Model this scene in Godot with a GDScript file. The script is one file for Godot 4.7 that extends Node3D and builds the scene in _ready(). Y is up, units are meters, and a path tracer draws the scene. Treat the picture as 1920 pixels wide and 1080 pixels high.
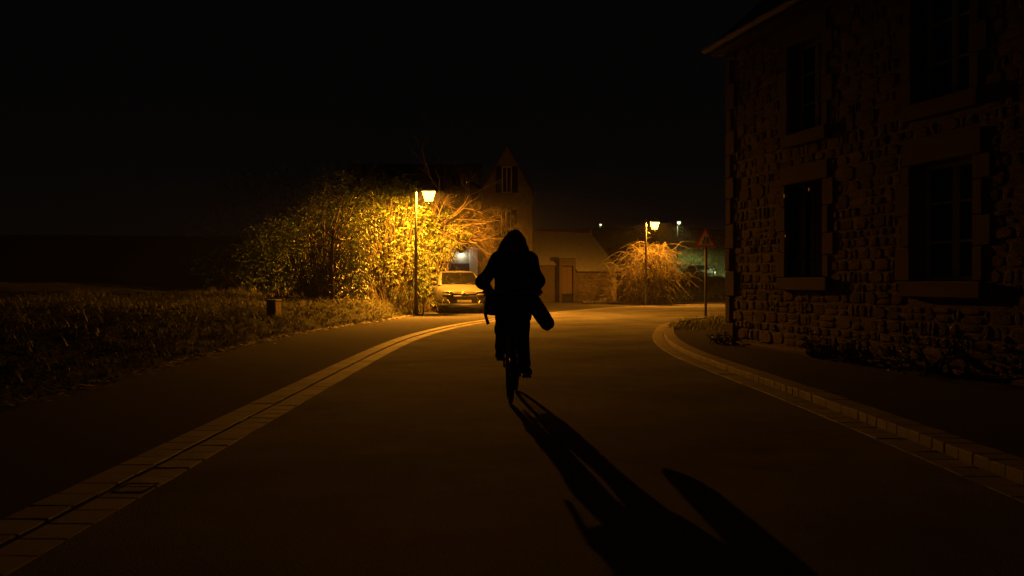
extends Node3D
# A village street at night. x is to the right of the picture, y up, the view goes along -z; P(x, height, distance).

const MORTAR := Color(0.24, 0.205, 0.165)
var rng := RandomNumberGenerator.new()
var used := {}
var M := {}

func _ready() -> void:
	rng.seed = 20417
	# ---- camera
	var cam := Camera3D.new()
	cam.name = "camera"
	cam.fov = 34.26
	cam.near = 0.1
	cam.far = 900.0
	cam.position = Vector3(0, 1.13, 0)
	cam.rotation.x = -0.0063
	add_child(cam)
	# ---- night sky
	var env := Environment.new()
	env.background_mode = Environment.BG_SKY
	var sm := ProceduralSkyMaterial.new()
	sm.sky_top_color = Color(0.035, 0.034, 0.034)
	sm.sky_horizon_color = Color(0.042, 0.039, 0.036)
	sm.ground_bottom_color = Color(0.02, 0.02, 0.02)
	sm.ground_horizon_color = Color(0.03, 0.028, 0.026)
	sm.sun_angle_max = 0.0
	var sky := Sky.new()
	sky.sky_material = sm
	env.sky = sky
	env.background_energy_multiplier = 0.45
	env.tonemap_mode = Environment.TONE_MAPPER_LINEAR
	env.tonemap_exposure = 1.0
	env.fog_enabled = true
	env.fog_density = 0.0006
	env.fog_light_color = Color(0.8, 0.8, 0.8)
	env.sdfgi_enabled = true
	env.ssao_enabled = true
	env.ssil_enabled = true
	var we := WorldEnvironment.new()
	we.name = "environment"
	we.environment = env
	add_child(we)
	# ---- the place
	materials()
	build_ground()
	build_stone_house()
	build_gabled_house()
	build_cottage()
	build_lamps()
	build_parked_car()
	build_hillside()
	build_left_planting()
	build_lamp_bush()
	build_road_sign()
	build_cyclist()
	build_small_things()

# ------------------------------------------------------------------ helpers

func P(x: float, h: float, d: float) -> Vector3:
	return Vector3(x, h, -d)

func numbered(n: String) -> String:
	if not used.has(n):
		used[n] = 0
		return n
	used[n] += 1
	return "%s_%03d" % [n, used[n]]

func thing(called: String, label: String, category: String, at := Vector3.ZERO, turn := 0.0, group := "") -> Node3D:
	var o := Node3D.new()
	o.name = numbered(called)
	add_child(o, true)
	o.position = at
	o.rotation.y = turn
	tag(o, label, category, group)
	return o

func tag(o: Node, label: String, category: String, group := "") -> void:
	o.set_meta("label", label)
	o.set_meta("category", category)
	if group != "":
		o.set_meta("group", group)

func mesh_obj(called: String, mesh: Mesh, m: Material, parent: Node = null) -> MeshInstance3D:
	var o := MeshInstance3D.new()
	var p: Node = parent if parent else self
	if p == self:
		o.name = numbered(called)
	else:
		var n := 0
		var nm := called
		while p.has_node(NodePath(nm)):
			n += 1
			nm = "%s_%03d" % [called, n]
		o.name = nm
	o.mesh = mesh
	o.material_override = m
	p.add_child(o, true)
	return o

func piece(called: String, index: int, mesh: Mesh, m: Material, parent: Node) -> MeshInstance3D:
	var o := MeshInstance3D.new()
	o.name = called if index == 0 else "%s_%03d" % [called, index]
	o.mesh = mesh
	o.material_override = m
	parent.add_child(o, true)
	return o

func S(smooth := false) -> SurfaceTool:
	var st := SurfaceTool.new()
	st.begin(Mesh.PRIMITIVE_TRIANGLES)
	st.set_smooth_group(0 if smooth else -1)
	return st

func done(st: SurfaceTool) -> ArrayMesh:
	st.generate_normals()
	return st.commit()

func obj(called: String, st: SurfaceTool, m: Material, parent: Node = null) -> MeshInstance3D:
	return mesh_obj(called, done(st), m, parent)

func struct(called: String, st: SurfaceTool, m: Material) -> MeshInstance3D:
	var o := obj(called, st, m)
	o.set_meta("kind", "structure")
	return o

func tri(st: SurfaceTool, a: Vector3, b: Vector3, c: Vector3, out: Vector3) -> void:
	if (c - a).cross(b - a).dot(out) < 0.0:
		var t := b
		b = c
		c = t
	st.add_vertex(a)
	st.add_vertex(b)
	st.add_vertex(c)

func quad(st: SurfaceTool, a: Vector3, b: Vector3, c: Vector3, d: Vector3, out: Vector3) -> void:
	tri(st, a, b, c, out)
	tri(st, a, c, d, out)

func box(st: SurfaceTool, xf: Transform3D, size: Vector3, bevel := 0.0) -> void:
	var h := size * 0.5
	var bv: float = minf(bevel, minf(h.x, minf(h.y, h.z)) * 0.9)
	for ax in 3:
		var u: int = (ax + 1) % 3
		var v: int = (ax + 2) % 3
		for s in [-1.0, 1.0]:
			var c := []
			for q in [[-1, -1], [1, -1], [1, 1], [-1, 1]]:
				var p := Vector3.ZERO
				p[ax] = s * h[ax]
				p[u] = q[0] * (h[u] - bv)
				p[v] = q[1] * (h[v] - bv)
				c.append(xf * p)
			var n := Vector3.ZERO
			n[ax] = s
			quad(st, c[0], c[1], c[2], c[3], xf.basis * n)
	if bv <= 0.0:
		return
	for ax in 3:
		var u: int = (ax + 1) % 3
		var v: int = (ax + 2) % 3
		for su in [-1.0, 1.0]:
			for sv in [-1.0, 1.0]:
				var e := []
				for q in [[-1.0, 0], [1.0, 0], [1.0, 1], [-1.0, 1]]:
					var p := Vector3.ZERO
					p[ax] = q[0] * (h[ax] - bv)
					p[u] = su * (h[u] - (0.0 if q[1] == 0 else bv))
					p[v] = sv * (h[v] - (bv if q[1] == 0 else 0.0))
					e.append(xf * p)
				var n := Vector3.ZERO
				n[u] = su
				n[v] = sv
				quad(st, e[0], e[1], e[2], e[3], xf.basis * n)
	for sx in [-1.0, 1.0]:
		for sy in [-1.0, 1.0]:
			for sz in [-1.0, 1.0]:
				var k := Vector3(sx, sy, sz)
				var p0 := Vector3(sx * h.x, sy * (h.y - bv), sz * (h.z - bv))
				var p1 := Vector3(sx * (h.x - bv), sy * h.y, sz * (h.z - bv))
				var p2 := Vector3(sx * (h.x - bv), sy * (h.y - bv), sz * h.z)
				tri(st, xf * p0, xf * p1, xf * p2, xf.basis * k)

func bx(st: SurfaceTool, lo: Vector3, hi: Vector3, bevel := 0.0) -> void:
	box(st, Transform3D(Basis(), (lo + hi) * 0.5), hi - lo, bevel)

func tube(st: SurfaceTool, pts: Array, radii: Variant, sides := 8, caps := true) -> void:
	var n := pts.size()
	var dir: Vector3 = (pts[1] - pts[0]).normalized()
	var side := dir.cross(Vector3.UP)
	if side.length() < 0.1:
		side = dir.cross(Vector3.RIGHT)
	side = side.normalized()
	var rings := []
	for i in n:
		var d: Vector3
		if i == 0:
			d = pts[1] - pts[0]
		elif i == n - 1:
			d = pts[n - 1] - pts[n - 2]
		else:
			d = pts[i + 1] - pts[i - 1]
		d = d.normalized()
		side = (side - d * side.dot(d)).normalized()
		var up := d.cross(side)
		var r: float = radii if radii is float else radii[i]
		var ring := []
		for k in sides:
			var a := TAU * k / sides
			ring.append(pts[i] + side * cos(a) * r + up * sin(a) * r)
		rings.append(ring)
	for i in n - 1:
		for k in sides:
			var k2 := (k + 1) % sides
			var out: Vector3 = rings[i][k] + rings[i][k2] - pts[i] * 2.0 + rings[i + 1][k] + rings[i + 1][k2] - pts[i + 1] * 2.0
			quad(st, rings[i][k], rings[i][k2], rings[i + 1][k2], rings[i + 1][k], out)
	if caps:
		for e in [0, n - 1]:
			var out: Vector3 = pts[0] - pts[1] if e == 0 else pts[n - 1] - pts[n - 2]
			for k in sides:
				tri(st, pts[e], rings[e][k], rings[e][(k + 1) % sides], out)

func lathe(st: SurfaceTool, profile: Array, xf: Transform3D, n := 16, squash := 0.0) -> void:
	# profile: Vector2(radius, y) from the bottom up
	for i in profile.size() - 1:
		var p: Vector2 = profile[i]
		var q: Vector2 = profile[i + 1]
		for k in n:
			var a0 := TAU * (k + squash) / n
			var a1 := TAU * (k + 1 + squash) / n
			var out := Vector3(cos((a0 + a1) / 2) * (q.y - p.y), p.x - q.x, sin((a0 + a1) / 2) * (q.y - p.y))
			if out.length() < 1e-7:
				continue
			var A := Vector3(cos(a0) * p.x, p.y, sin(a0) * p.x)
			var B := Vector3(cos(a1) * p.x, p.y, sin(a1) * p.x)
			var C := Vector3(cos(a1) * q.x, q.y, sin(a1) * q.x)
			var D := Vector3(cos(a0) * q.x, q.y, sin(a0) * q.x)
			if p.x < 1e-6:
				tri(st, xf * A, xf * C, xf * D, xf.basis * out)
			elif q.x < 1e-6:
				tri(st, xf * A, xf * B, xf * C, xf.basis * out)
			else:
				quad(st, xf * A, xf * B, xf * C, xf * D, xf.basis * out)

func ring_tube(st: SurfaceTool, xf: Transform3D, R: float, r: float, n := 32, m := 8, a0 := 0.0, a1 := TAU) -> void:
	# torus (or an arc of one) in the local yz plane
	for i in n:
		for k in m:
			var c := []
			for q in [[0, 0], [1, 0], [1, 1], [0, 1]]:
				var a: float = a0 + (a1 - a0) * (i + q[0]) / n
				var b: float = TAU * (k + q[1]) / m
				c.append(Vector3(sin(b) * r, sin(a) * (R + cos(b) * r), cos(a) * (R + cos(b) * r)))
			var am: float = a0 + (a1 - a0) * (i + 0.5) / n
			var ctr := Vector3(0, sin(am) * R, cos(am) * R)
			var out: Vector3 = (c[0] + c[1] + c[2] + c[3]) * 0.25 - ctr
			quad(st, xf * c[0], xf * c[1], xf * c[2], xf * c[3], xf.basis * out)

func slab(st: SurfaceTool, a: Vector3, b: Vector3, c: Vector3, d: Vector3, thick: float) -> void:
	# a flat four-cornered slab; its thickness goes below the face a b c d (whose normal points up)
	var n := (b - a).cross(d - a).normalized()
	if n.y < 0.0:
		n = -n
	var t := -n * thick
	var m := (a + b + c + d) * 0.25
	quad(st, a, b, c, d, n)
	quad(st, a + t, b + t, c + t, d + t, -n)
	for e in [[a, b], [b, c], [c, d], [d, a]]:
		quad(st, e[0], e[1], e[1] + t, e[0] + t, (e[0] + e[1]) * 0.5 - m)

func flat_polygon(st: SurfaceTool, pts: PackedVector2Array, y: float) -> void:
	# pts are (x, distance)
	var idx := Geometry2D.triangulate_polygon(pts)
	for i in range(0, idx.size(), 3):
		tri(st, P(pts[idx[i]].x, y, pts[idx[i]].y), P(pts[idx[i + 1]].x, y, pts[idx[i + 1]].y), P(pts[idx[i + 2]].x, y, pts[idx[i + 2]].y), Vector3.UP)

func smooth_path(pts: Array, step: float) -> PackedVector2Array:
	var fine := PackedVector2Array()
	for i in pts.size() - 1:
		var p0: Vector2 = pts[maxi(i - 1, 0)]
		var p1: Vector2 = pts[i]
		var p2: Vector2 = pts[i + 1]
		var p3: Vector2 = pts[mini(i + 2, pts.size() - 1)]
		for k in 24:
			fine.append(p1.cubic_interpolate_in_time(p2, p0, p3, k / 24.0, (p2 - p1).length(), -(p1 - p0).length(), (p2 - p1).length() + (p3 - p2).length()) if i > 0 and i < pts.size() - 2 else p1.lerp(p2, k / 24.0))
	fine.append(pts[-1])
	var out := PackedVector2Array()
	var left := 0.0
	for i in fine.size() - 1:
		var seg := fine[i + 1] - fine[i]
		var l := seg.length()
		var t := left
		while t < l:
			out.append(fine[i] + seg * (t / l))
			t += step
		left = t - l
	return out

func offset_path(path: PackedVector2Array, by: float) -> PackedVector2Array:
	# positive: to the right of the way the path runs
	var out := PackedVector2Array()
	for i in path.size():
		var d := path[mini(i + 1, path.size() - 1)] - path[maxi(i - 1, 0)]
		d = d.normalized()
		out.append(path[i] + Vector2(d.y, -d.x) * by)
	return out

# ------------------------------------------------------------------ materials

func lin(r: float, g: float, b: float) -> Color:
	return Color(r, g, b).linear_to_srgb()

func mat(c: Color, rough := 0.8, metal := 0.0, spec := 0.5) -> StandardMaterial3D:
	var m := StandardMaterial3D.new()
	m.albedo_color = c.linear_to_srgb()
	m.roughness = rough
	m.metallic = metal
	m.metallic_specular = spec
	return m

func noise_tex(sd: int, size: int, freq: float, octaves: int, lo: Color, hi: Color, gamma := 1.0, kind := FastNoiseLite.TYPE_SIMPLEX_SMOOTH) -> ImageTexture:
	var f := FastNoiseLite.new()
	f.seed = sd
	f.noise_type = kind
	f.frequency = freq
	f.fractal_octaves = octaves
	f.fractal_gain = 0.6
	var im := f.get_seamless_image(size, size)
	im.convert(Image.FORMAT_RGB8)
	var lut := []
	for i in 256:
		lut.append(lo.lerp(hi, pow(i / 255.0, gamma)).linear_to_srgb())
	var out := Image.create(size, size, false, Image.FORMAT_RGB8)
	for y in size:
		for x in size:
			out.set_pixel(x, y, lut[im.get_pixel(x, y).r8])
	return ImageTexture.create_from_image(out)

func bump_tex(sd: int, size: int, freq: float, octaves: int, strength: float, kind := FastNoiseLite.TYPE_SIMPLEX_SMOOTH) -> ImageTexture:
	var f := FastNoiseLite.new()
	f.seed = sd
	f.noise_type = kind
	f.frequency = freq
	f.fractal_octaves = octaves
	f.fractal_gain = 0.6
	var im := f.get_seamless_image(size, size)
	im.convert(Image.FORMAT_RGBA8)
	im.bump_map_to_normal_map(strength)
	return ImageTexture.create_from_image(im)

func textured(m: StandardMaterial3D, color: Texture2D, normal: Texture2D, scale: float, nscale := 1.0) -> StandardMaterial3D:
	if color:
		m.albedo_texture = color
	if normal:
		m.normal_enabled = true
		m.normal_texture = normal
		m.normal_scale = nscale
	m.uv1_triplanar = true
	m.uv1_world_triplanar = true
	m.uv1_scale = Vector3.ONE * scale
	return m

func materials() -> void:
	var grain := noise_tex(3, 512, 0.11, 3, Color(0.45, 0.45, 0.45), Color(1.5, 1.5, 1.5), 1.0)
	var blotch := noise_tex(4, 512, 0.012, 5, Color(0.55, 0.55, 0.55), Color(1.0, 1.0, 1.0), 1.0)
	var grit := bump_tex(5, 512, 0.16, 3, 5.0)
	var rough_n := bump_tex(6, 512, 0.04, 4, 7.0)
	# grain holds values past 1 only up to white, so base colours are set for its mean of about 0.75
	M.road = textured(mat(Color(0.22, 0.215, 0.208), 0.95, 0.0, 0.12), grain, grit, 0.9, 0.6)
	M.road.detail_enabled = true
	M.road.detail_blend_mode = BaseMaterial3D.BLEND_MODE_MUL
	M.road.detail_albedo = noise_tex(14, 512, 0.006, 5, Color(0.4, 0.4, 0.4), Color(1, 1, 1))
	M.road.detail_uv_layer = BaseMaterial3D.DETAIL_UV_2
	M.road.uv2_triplanar = true
	M.road.uv2_world_triplanar = true
	M.road.uv2_scale = Vector3.ONE * 0.13
	M.footway = textured(mat(Color(0.075, 0.073, 0.07), 0.95, 0.0, 0.1), grain, grit, 1.1, 0.7)
	M.earth = textured(mat(Color(0.052, 0.056, 0.026), 0.98, 0.0, 0.1), blotch, rough_n, 0.5, 1.0)
	M.pavers = []
	for c in [Color(0.27, 0.25, 0.22), Color(0.235, 0.22, 0.195), Color(0.30, 0.275, 0.24), Color(0.25, 0.23, 0.20)]:
		M.pavers.append(textured(mat(c, 0.72, 0.0, 0.27), grain, grit, 1.7, 0.7))
	M.stones = []
	for c in [Color(0.28, 0.22, 0.16), Color(0.235, 0.185, 0.14), Color(0.31, 0.25, 0.185), Color(0.21, 0.175, 0.14), Color(0.26, 0.195, 0.14)]:
		M.stones.append(textured(mat(c, 0.97, 0.0, 0.1), blotch, rough_n, 1.6, 0.9))
	M.dressed = textured(mat(Color(0.22, 0.178, 0.136), 0.95, 0.0, 0.1), grain, grit, 1.2, 0.6)
	M.mortar = textured(mat(MORTAR, 0.95, 0.0, 0.2), blotch, rough_n, 1.3, 0.8)
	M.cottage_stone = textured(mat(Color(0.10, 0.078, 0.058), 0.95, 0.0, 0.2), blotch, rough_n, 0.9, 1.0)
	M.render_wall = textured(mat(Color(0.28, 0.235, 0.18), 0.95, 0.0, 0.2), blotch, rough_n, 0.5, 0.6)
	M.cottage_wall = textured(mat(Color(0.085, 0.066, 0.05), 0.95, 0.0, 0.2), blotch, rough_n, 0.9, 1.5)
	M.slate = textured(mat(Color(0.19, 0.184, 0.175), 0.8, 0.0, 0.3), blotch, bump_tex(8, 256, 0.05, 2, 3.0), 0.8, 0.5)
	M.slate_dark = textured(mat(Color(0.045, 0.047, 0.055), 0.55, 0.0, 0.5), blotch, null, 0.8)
	M.clay = mat(Color(0.20, 0.07, 0.04), 0.85)
	M.wood_dark = textured(mat(Color(0.02, 0.021, 0.027), 1.0, 0.0, 0.05), grain, null, 2.0)
	M.wood_door = textured(mat(Color(0.11, 0.075, 0.05), 0.8, 0.0, 0.3), blotch, null, 2.0)
	M.white_paint = mat(Color(0.55, 0.53, 0.48), 0.55)
	M.pane = mat(Color(0.012, 0.012, 0.014), 0.08, 0.0, 0.6)
	M.dark_inside = mat(Color(0.02, 0.02, 0.02), 0.95)
	M.iron = mat(Color(0.03, 0.03, 0.03), 0.55, 0.3)
	M.brass = mat(Color(0.55, 0.42, 0.24), 0.5, 0.2)
	M.pole_paint = mat(Color(0.085, 0.095, 0.08), 0.45, 0.0, 0.5)
	M.zinc = mat(Color(0.16, 0.16, 0.16), 0.65, 0.4)
	M.bark = textured(mat(Color(0.10, 0.075, 0.05), 0.95, 0.0, 0.2), blotch, rough_n, 3.0, 1.0)
	M.twig = mat(Color(0.15, 0.12, 0.075), 0.9, 0.0, 0.2)
	M.withy = mat(Color(0.13, 0.105, 0.055), 0.85)
	M.leaf_laurel = leaf_mat(Color(0.066, 0.094, 0.02), 0.44)
	M.leaf_willow = leaf_mat(Color(0.072, 0.104, 0.018), 0.5)
	M.leaf_ivy = leaf_mat(Color(0.05, 0.075, 0.022), 0.55)
	M.leaf_dry = leaf_mat(Color(0.12, 0.085, 0.04), 0.7)
	M.grass = leaf_mat(Color(0.10, 0.115, 0.035), 0.65)
	M.grass_dry = leaf_mat(Color(0.135, 0.115, 0.05), 0.75)
	M.litter = mat(Color(0.45, 0.36, 0.24), 0.8)

func leaf_mat(c: Color, rough: float) -> StandardMaterial3D:
	var m := mat(Color(1, 1, 1), rough, 0.0, 0.5)
	m.albedo_color = Color(1, 1, 1)
	m.vertex_color_use_as_albedo = true
	m.set_meta("base", c)
	m.backlight_enabled = true
	m.backlight = Color(0.35, 0.35, 0.3)
	return m

# ------------------------------------------------------------------ ground, road, kerbs

var LEFT := [Vector2(-2.17, -8), Vector2(-2.17, 4), Vector2(-2.18, 12), Vector2(-2.15, 16), Vector2(-2.06, 18.5), Vector2(-1.80, 21.3), Vector2(-1.2, 25), Vector2(-0.3, 28.5), Vector2(0.9, 32), Vector2(2.7, 37), Vector2(5, 41.8), Vector2(8, 45.6), Vector2(12, 48.6), Vector2(20, 51.5), Vector2(32, 54)]
var RIGHT := [Vector2(2.86, -8), Vector2(2.85, 4), Vector2(2.82, 9), Vector2(2.73, 12), Vector2(2.70, 14.2), Vector2(2.84, 16.8), Vector2(3.15, 19.4), Vector2(3.6, 22), Vector2(4.35, 25.3), Vector2(5.7, 28.4), Vector2(8, 31), Vector2(12, 33.3), Vector2(20, 35.5), Vector2(32, 38)]
var VERGE := [Vector2(-4.55, -8), Vector2(-4.56, 9.8), Vector2(-4.64, 12), Vector2(-4.7, 15), Vector2(-4.7, 19), Vector2(-4.3, 23.5), Vector2(-3.8, 26.7), Vector2(-3.4, 31), Vector2(-3.3, 34.5), Vector2(-3.9, 40), Vector2(-5.5, 46), Vector2(-9, 50)]

func verge_x(d: float) -> float:
	for i in VERGE.size() - 1:
		if d < VERGE[i + 1].y:
			return lerpf(VERGE[i].x, VERGE[i + 1].x, clampf((d - VERGE[i].y) / (VERGE[i + 1].y - VERGE[i].y), 0, 1))
	return -9.0

var bumps: FastNoiseLite

func land(x: float, d: float) -> float:
	if bumps == null:
		bumps = FastNoiseLite.new()
		bumps.seed = 9
		bumps.frequency = 0.42
	var h := -0.06
	var t := verge_x(d) - x
	if t > 0.0:
		var fade := 1.0 - smoothstep(37.0, 47.0, d)
		h += fade * (0.10 * smoothstep(0.0, 0.15, t) + 0.38 * smoothstep(0.05, 1.5, t) + 0.05 * maxf(0.0, minf(t, 14.0) - 1.5) + bumps.get_noise_2d(x, d) * 0.30 * smoothstep(0.2, 1.4, t))
		h += (1.0 - fade) * 0.05 * smoothstep(0.0, 0.5, t)
	if d > 53.0:
		var side := smoothstep(6.0, 12.0, x - (d - 53.0) * -0.1)
		h += side * (1.55 * smoothstep(53.5, 76.0, d)) + (1.0 - side) * 0.6 * smoothstep(60.0, 85.0, d)
		h += 6.5 * smoothstep(95.0, 122.0, d) + bumps.get_noise_2d(x * 0.3, d * 0.3) * 0.5 * smoothstep(70.0, 100.0, d)
	return h

func build_ground() -> void:
	# one sheet of ground out to the horizon
	var xs := []
	var ds := []
	var v := -260.0
	while v < 260.0:
		xs.append(v)
		v += 0.35 if v > -11.0 and v < -3.0 else (2.0 if absf(v) < 40.0 else 20.0)
	v = -30.0
	while v < 420.0:
		ds.append(v)
		v += 0.5 if v > 3.0 and v < 50.0 else (2.0 if v < 140.0 else 14.0)
	var st := S(true)
	for i in ds.size() - 1:
		for k in xs.size() - 1:
			var a := P(xs[k], land(xs[k], ds[i]), ds[i])
			var b := P(xs[k + 1], land(xs[k + 1], ds[i]), ds[i])
			var c := P(xs[k + 1], land(xs[k + 1], ds[i + 1]), ds[i + 1])
			var e := P(xs[k], land(xs[k], ds[i + 1]), ds[i + 1])
			quad(st, a, b, c, e, Vector3.UP)
	struct("ground", st, M.earth)

	var left := smooth_path(LEFT, 0.5)
	var right := smooth_path(RIGHT, 0.5)
	var pts := PackedVector2Array()
	pts.append_array(left)
	var rr := right.duplicate()
	rr.reverse()
	pts.append_array(rr)
	st = S()
	flat_polygon(st, pts, 0.0)
	struct("road", st, M.road)

	pts = PackedVector2Array()
	for q in VERGE:
		pts.append(q)
	pts.append_array([Vector2(-9, 58), Vector2(6.0, 58), Vector2(8.0, 53.5), Vector2(20, 54.6), Vector2(32, 57)])
	rr = offset_path(left, -0.11)
	rr.reverse()
	pts.append_array(rr)
	st = S()
	flat_polygon(st, pts, 0.013)
	struct("footway", st, M.footway)

	pts = PackedVector2Array()
	var inner := offset_path(right, 0.1)
	for q in inner:
		if q.y < 21.2:
			pts.append(q)
	pts.append_array([Vector2(6.5, 21.4), Vector2(9.0, 20.0), Vector2(9.0, -8.0)])
	st = S()
	flat_polygon(st, pts, 0.056)
	struct("pavement", st, M.footway)
	pts = PackedVector2Array()
	for q in inner:
		if q.y >= 20.9 and q.x < 14.0:
			pts.append(q)
	pts.append_array([Vector2(14, 18), Vector2(6.4, 20.9)])
	st = S()
	flat_polygon(st, pts, 0.05)
	struct("verge", st, M.earth)

	build_kerb("kerb_left", LEFT, 0.26, 0.26, [-0.113, 0.113], [0.014, -0.002], 0.222, 150, "")
	build_kerb("kerb_right", RIGHT, 0.19, 0.26, [0.118, -0.118], [0.062, -0.002], 0.226, 170, "")

	# grass on the bank and on the verge by the road sign
	var spots := []
	for i in 15000:
		var d := 5.0 + pow(rng.randf(), 0.8) * 33.0
		var t := pow(rng.randf(), 1.6) * 7.0
		var x := verge_x(d) - t + 0.06
		if (d > 34.0 and t < 0.3) or bumps.get_noise_2d(x * 2.3 + 40.0, d * 2.3) < -0.24:
			continue
		spots.append(Transform3D(Basis(Vector3.UP, rng.randf() * TAU).scaled(Vector3.ONE * rng.randf_range(0.6, 1.5) * (0.55 + 0.45 * smoothstep(0.0, 0.8, t))), P(x, land(x, d) - 0.01, d)))
	scatter("grass", spots, [tuft(7, 0.17, M.grass, 41), tuft(6, 0.21, M.grass_dry, 42), tuft(8, 0.13, M.grass, 43)], [M.grass, M.grass_dry, M.grass])
	spots = []
	var ring := pts
	while spots.size() < 2600:
		var q := Vector2(rng.randf_range(3.2, 12.0), rng.randf_range(20.8, 33.0))
		if Geometry2D.is_point_in_polygon(q, ring):
			spots.append(Transform3D(Basis(Vector3.UP, rng.randf() * TAU).scaled(Vector3.ONE * rng.randf_range(0.5, 1.2)), P(q.x, 0.045, q.y)))
	scatter("verge_grass", spots, [tuft(7, 0.15, M.grass, 44), tuft(7, 0.12, M.grass_dry, 45)], [M.grass, M.grass_dry])

func tuft(n: int, h: float, m: StandardMaterial3D, sd: int) -> ArrayMesh:
	var r := RandomNumberGenerator.new()
	r.seed = sd
	var st := S()
	var base: Color = m.get_meta("base")
	for i in n:
		var a := r.randf() * TAU
		var o := Vector3(cos(a), 0, sin(a))
		var w := Vector3(-sin(a), 0, cos(a)) * r.randf_range(0.004, 0.008)
		var hh := h * r.randf_range(0.6, 1.2)
		var b0 := o * r.randf_range(0.0, 0.05)
		var b1 := b0 + o * hh * 0.28 + Vector3.UP * hh * 0.62
		var b2 := b0 + o * hh * r.randf_range(0.6, 1.0) + Vector3.UP * hh * r.randf_range(0.55, 0.95)
		st.set_color(base * r.randf_range(0.7, 1.25))
		tri(st, b0 - w, b0 + w, b1, o + Vector3.UP)
		tri(st, b1 - w * 0.8, b1 + w * 0.8, b2, o + Vector3.UP)
	return done(st)

func scatter(called: String, spots: Array, meshes: Array, mats: Array) -> void:
	# one mass nobody could count: a MultiMesh for each kind of tuft under one name
	var holder := Node3D.new()
	holder.name = numbered(called)
	add_child(holder, true)
	holder.set_meta("kind", "stuff")
	holder.set_meta("label", "low tufty grass on the bank left of the footway" if called == "grass" else "short rough grass on the verge round the road sign")
	holder.set_meta("category", "grass")
	for k in meshes.size():
		var mm := MultiMesh.new()
		mm.transform_format = MultiMesh.TRANSFORM_3D
		mm.mesh = meshes[k]
		var mine := []
		for i in range(k, spots.size(), meshes.size()):
			mine.append(spots[i])
		mm.instance_count = mine.size()
		for i in mine.size():
			mm.set_instance_transform(i, mine[i])
		var o := MultiMeshInstance3D.new()
		o.name = "tufts" if k == 0 else "tufts_%03d" % k
		o.multimesh = mm
		o.material_override = mats[k]
		o.set_meta("kind", "stuff")
		holder.add_child(o, true)

func sett(w: float, l: float, sd: int) -> ArrayMesh:
	# a worn stone block, its top slightly domed and its edges chipped
	var r := RandomNumberGenerator.new()
	r.seed = sd
	var st := S(true)
	var lo := []
	var mid := []
	var top := []
	for q in [[-1, -1], [1, -1], [1, 1], [-1, 1]]:
		var j := Vector3(r.randf_range(-0.002, 0.002), 0, r.randf_range(-0.0015, 0.0015))
		lo.append(Vector3(q[0] * w * 0.5, -0.12, q[1] * l * 0.5) + j)
		mid.append(Vector3(q[0] * w * 0.5, r.randf_range(-0.007, -0.004), q[1] * l * 0.5) + j)
		top.append(Vector3(q[0] * (w * 0.5 - 0.006), r.randf_range(-0.001, 0.003), q[1] * (l * 0.5 - 0.006)) + j)
	for i in 4:
		var k := (i + 1) % 4
		var out: Vector3 = lo[i] + lo[k]
		out.y = 0
		st.set_smooth_group(-1)
		quad(st, lo[i], lo[k], mid[k], mid[i], out)
		st.set_smooth_group(-1)
		quad(st, mid[i], mid[k], top[k], top[i], out + Vector3.UP * 0.1)
	st.set_smooth_group(-1)
	quad(st, top[0], top[1], top[2], top[3], Vector3.UP)
	return done(st)

func build_kerb(called: String, curve: Array, len0: float, len1: float, offs: Array, tops: Array, w: float, most: int, _unused: String) -> void:
	var holder := Node3D.new()
	holder.name = called
	add_child(holder, true)
	holder.set_meta("kind", "structure")
	var path0 := smooth_path(curve, 0.02)
	var n := 0
	for row in 2:
		var l: float = len0 if row == 0 else len1
		var kinds := []
		for i in 4:
			kinds.append(sett(w - 0.004, l - 0.004, 70 + i + row * 10))
		var path := offset_path(path0, offs[row])
		var since := 0.0
		var rest := []
		var made := 0
		for i in range(1, path.size() - 1):
			since += (path[i] - path[i - 1]).length()
			if since < l:
				continue
			since -= l
			if path[i].y < 2.6:
				continue
			var dir := (path[i + 1] - path[i - 1]).normalized()
			var yaw := atan2(dir.x, -dir.y) + PI
			var b := Basis(Vector3.UP, -atan2(dir.x, dir.y)) * Basis.from_euler(Vector3(rng.randf_range(-0.005, 0.005), rng.randf_range(-0.01, 0.01), rng.randf_range(-0.006, 0.006)))
			var xf := Transform3D(b, P(path[i].x, tops[row] + 0.006 + rng.randf_range(-0.002, 0.002), path[i].y))
			var k := rng.randi() % 4
			if made < most:
				var o := piece("paver", n, kinds[k], M.pavers[rng.randi() % 4], holder)
				o.transform = xf
				n += 1
				made += 1
			else:
				rest.append([kinds[k], xf])
		if rest.size():
			var st := S(true)
			for q in rest:
				st.append_from(q[0], 0, q[1])
			var o := mesh_obj("far_pavers", st.commit(), M.pavers[0], holder)
			o.set_meta("kind", "stuff")

# ------------------------------------------------------------------ the stone house on the right

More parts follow.
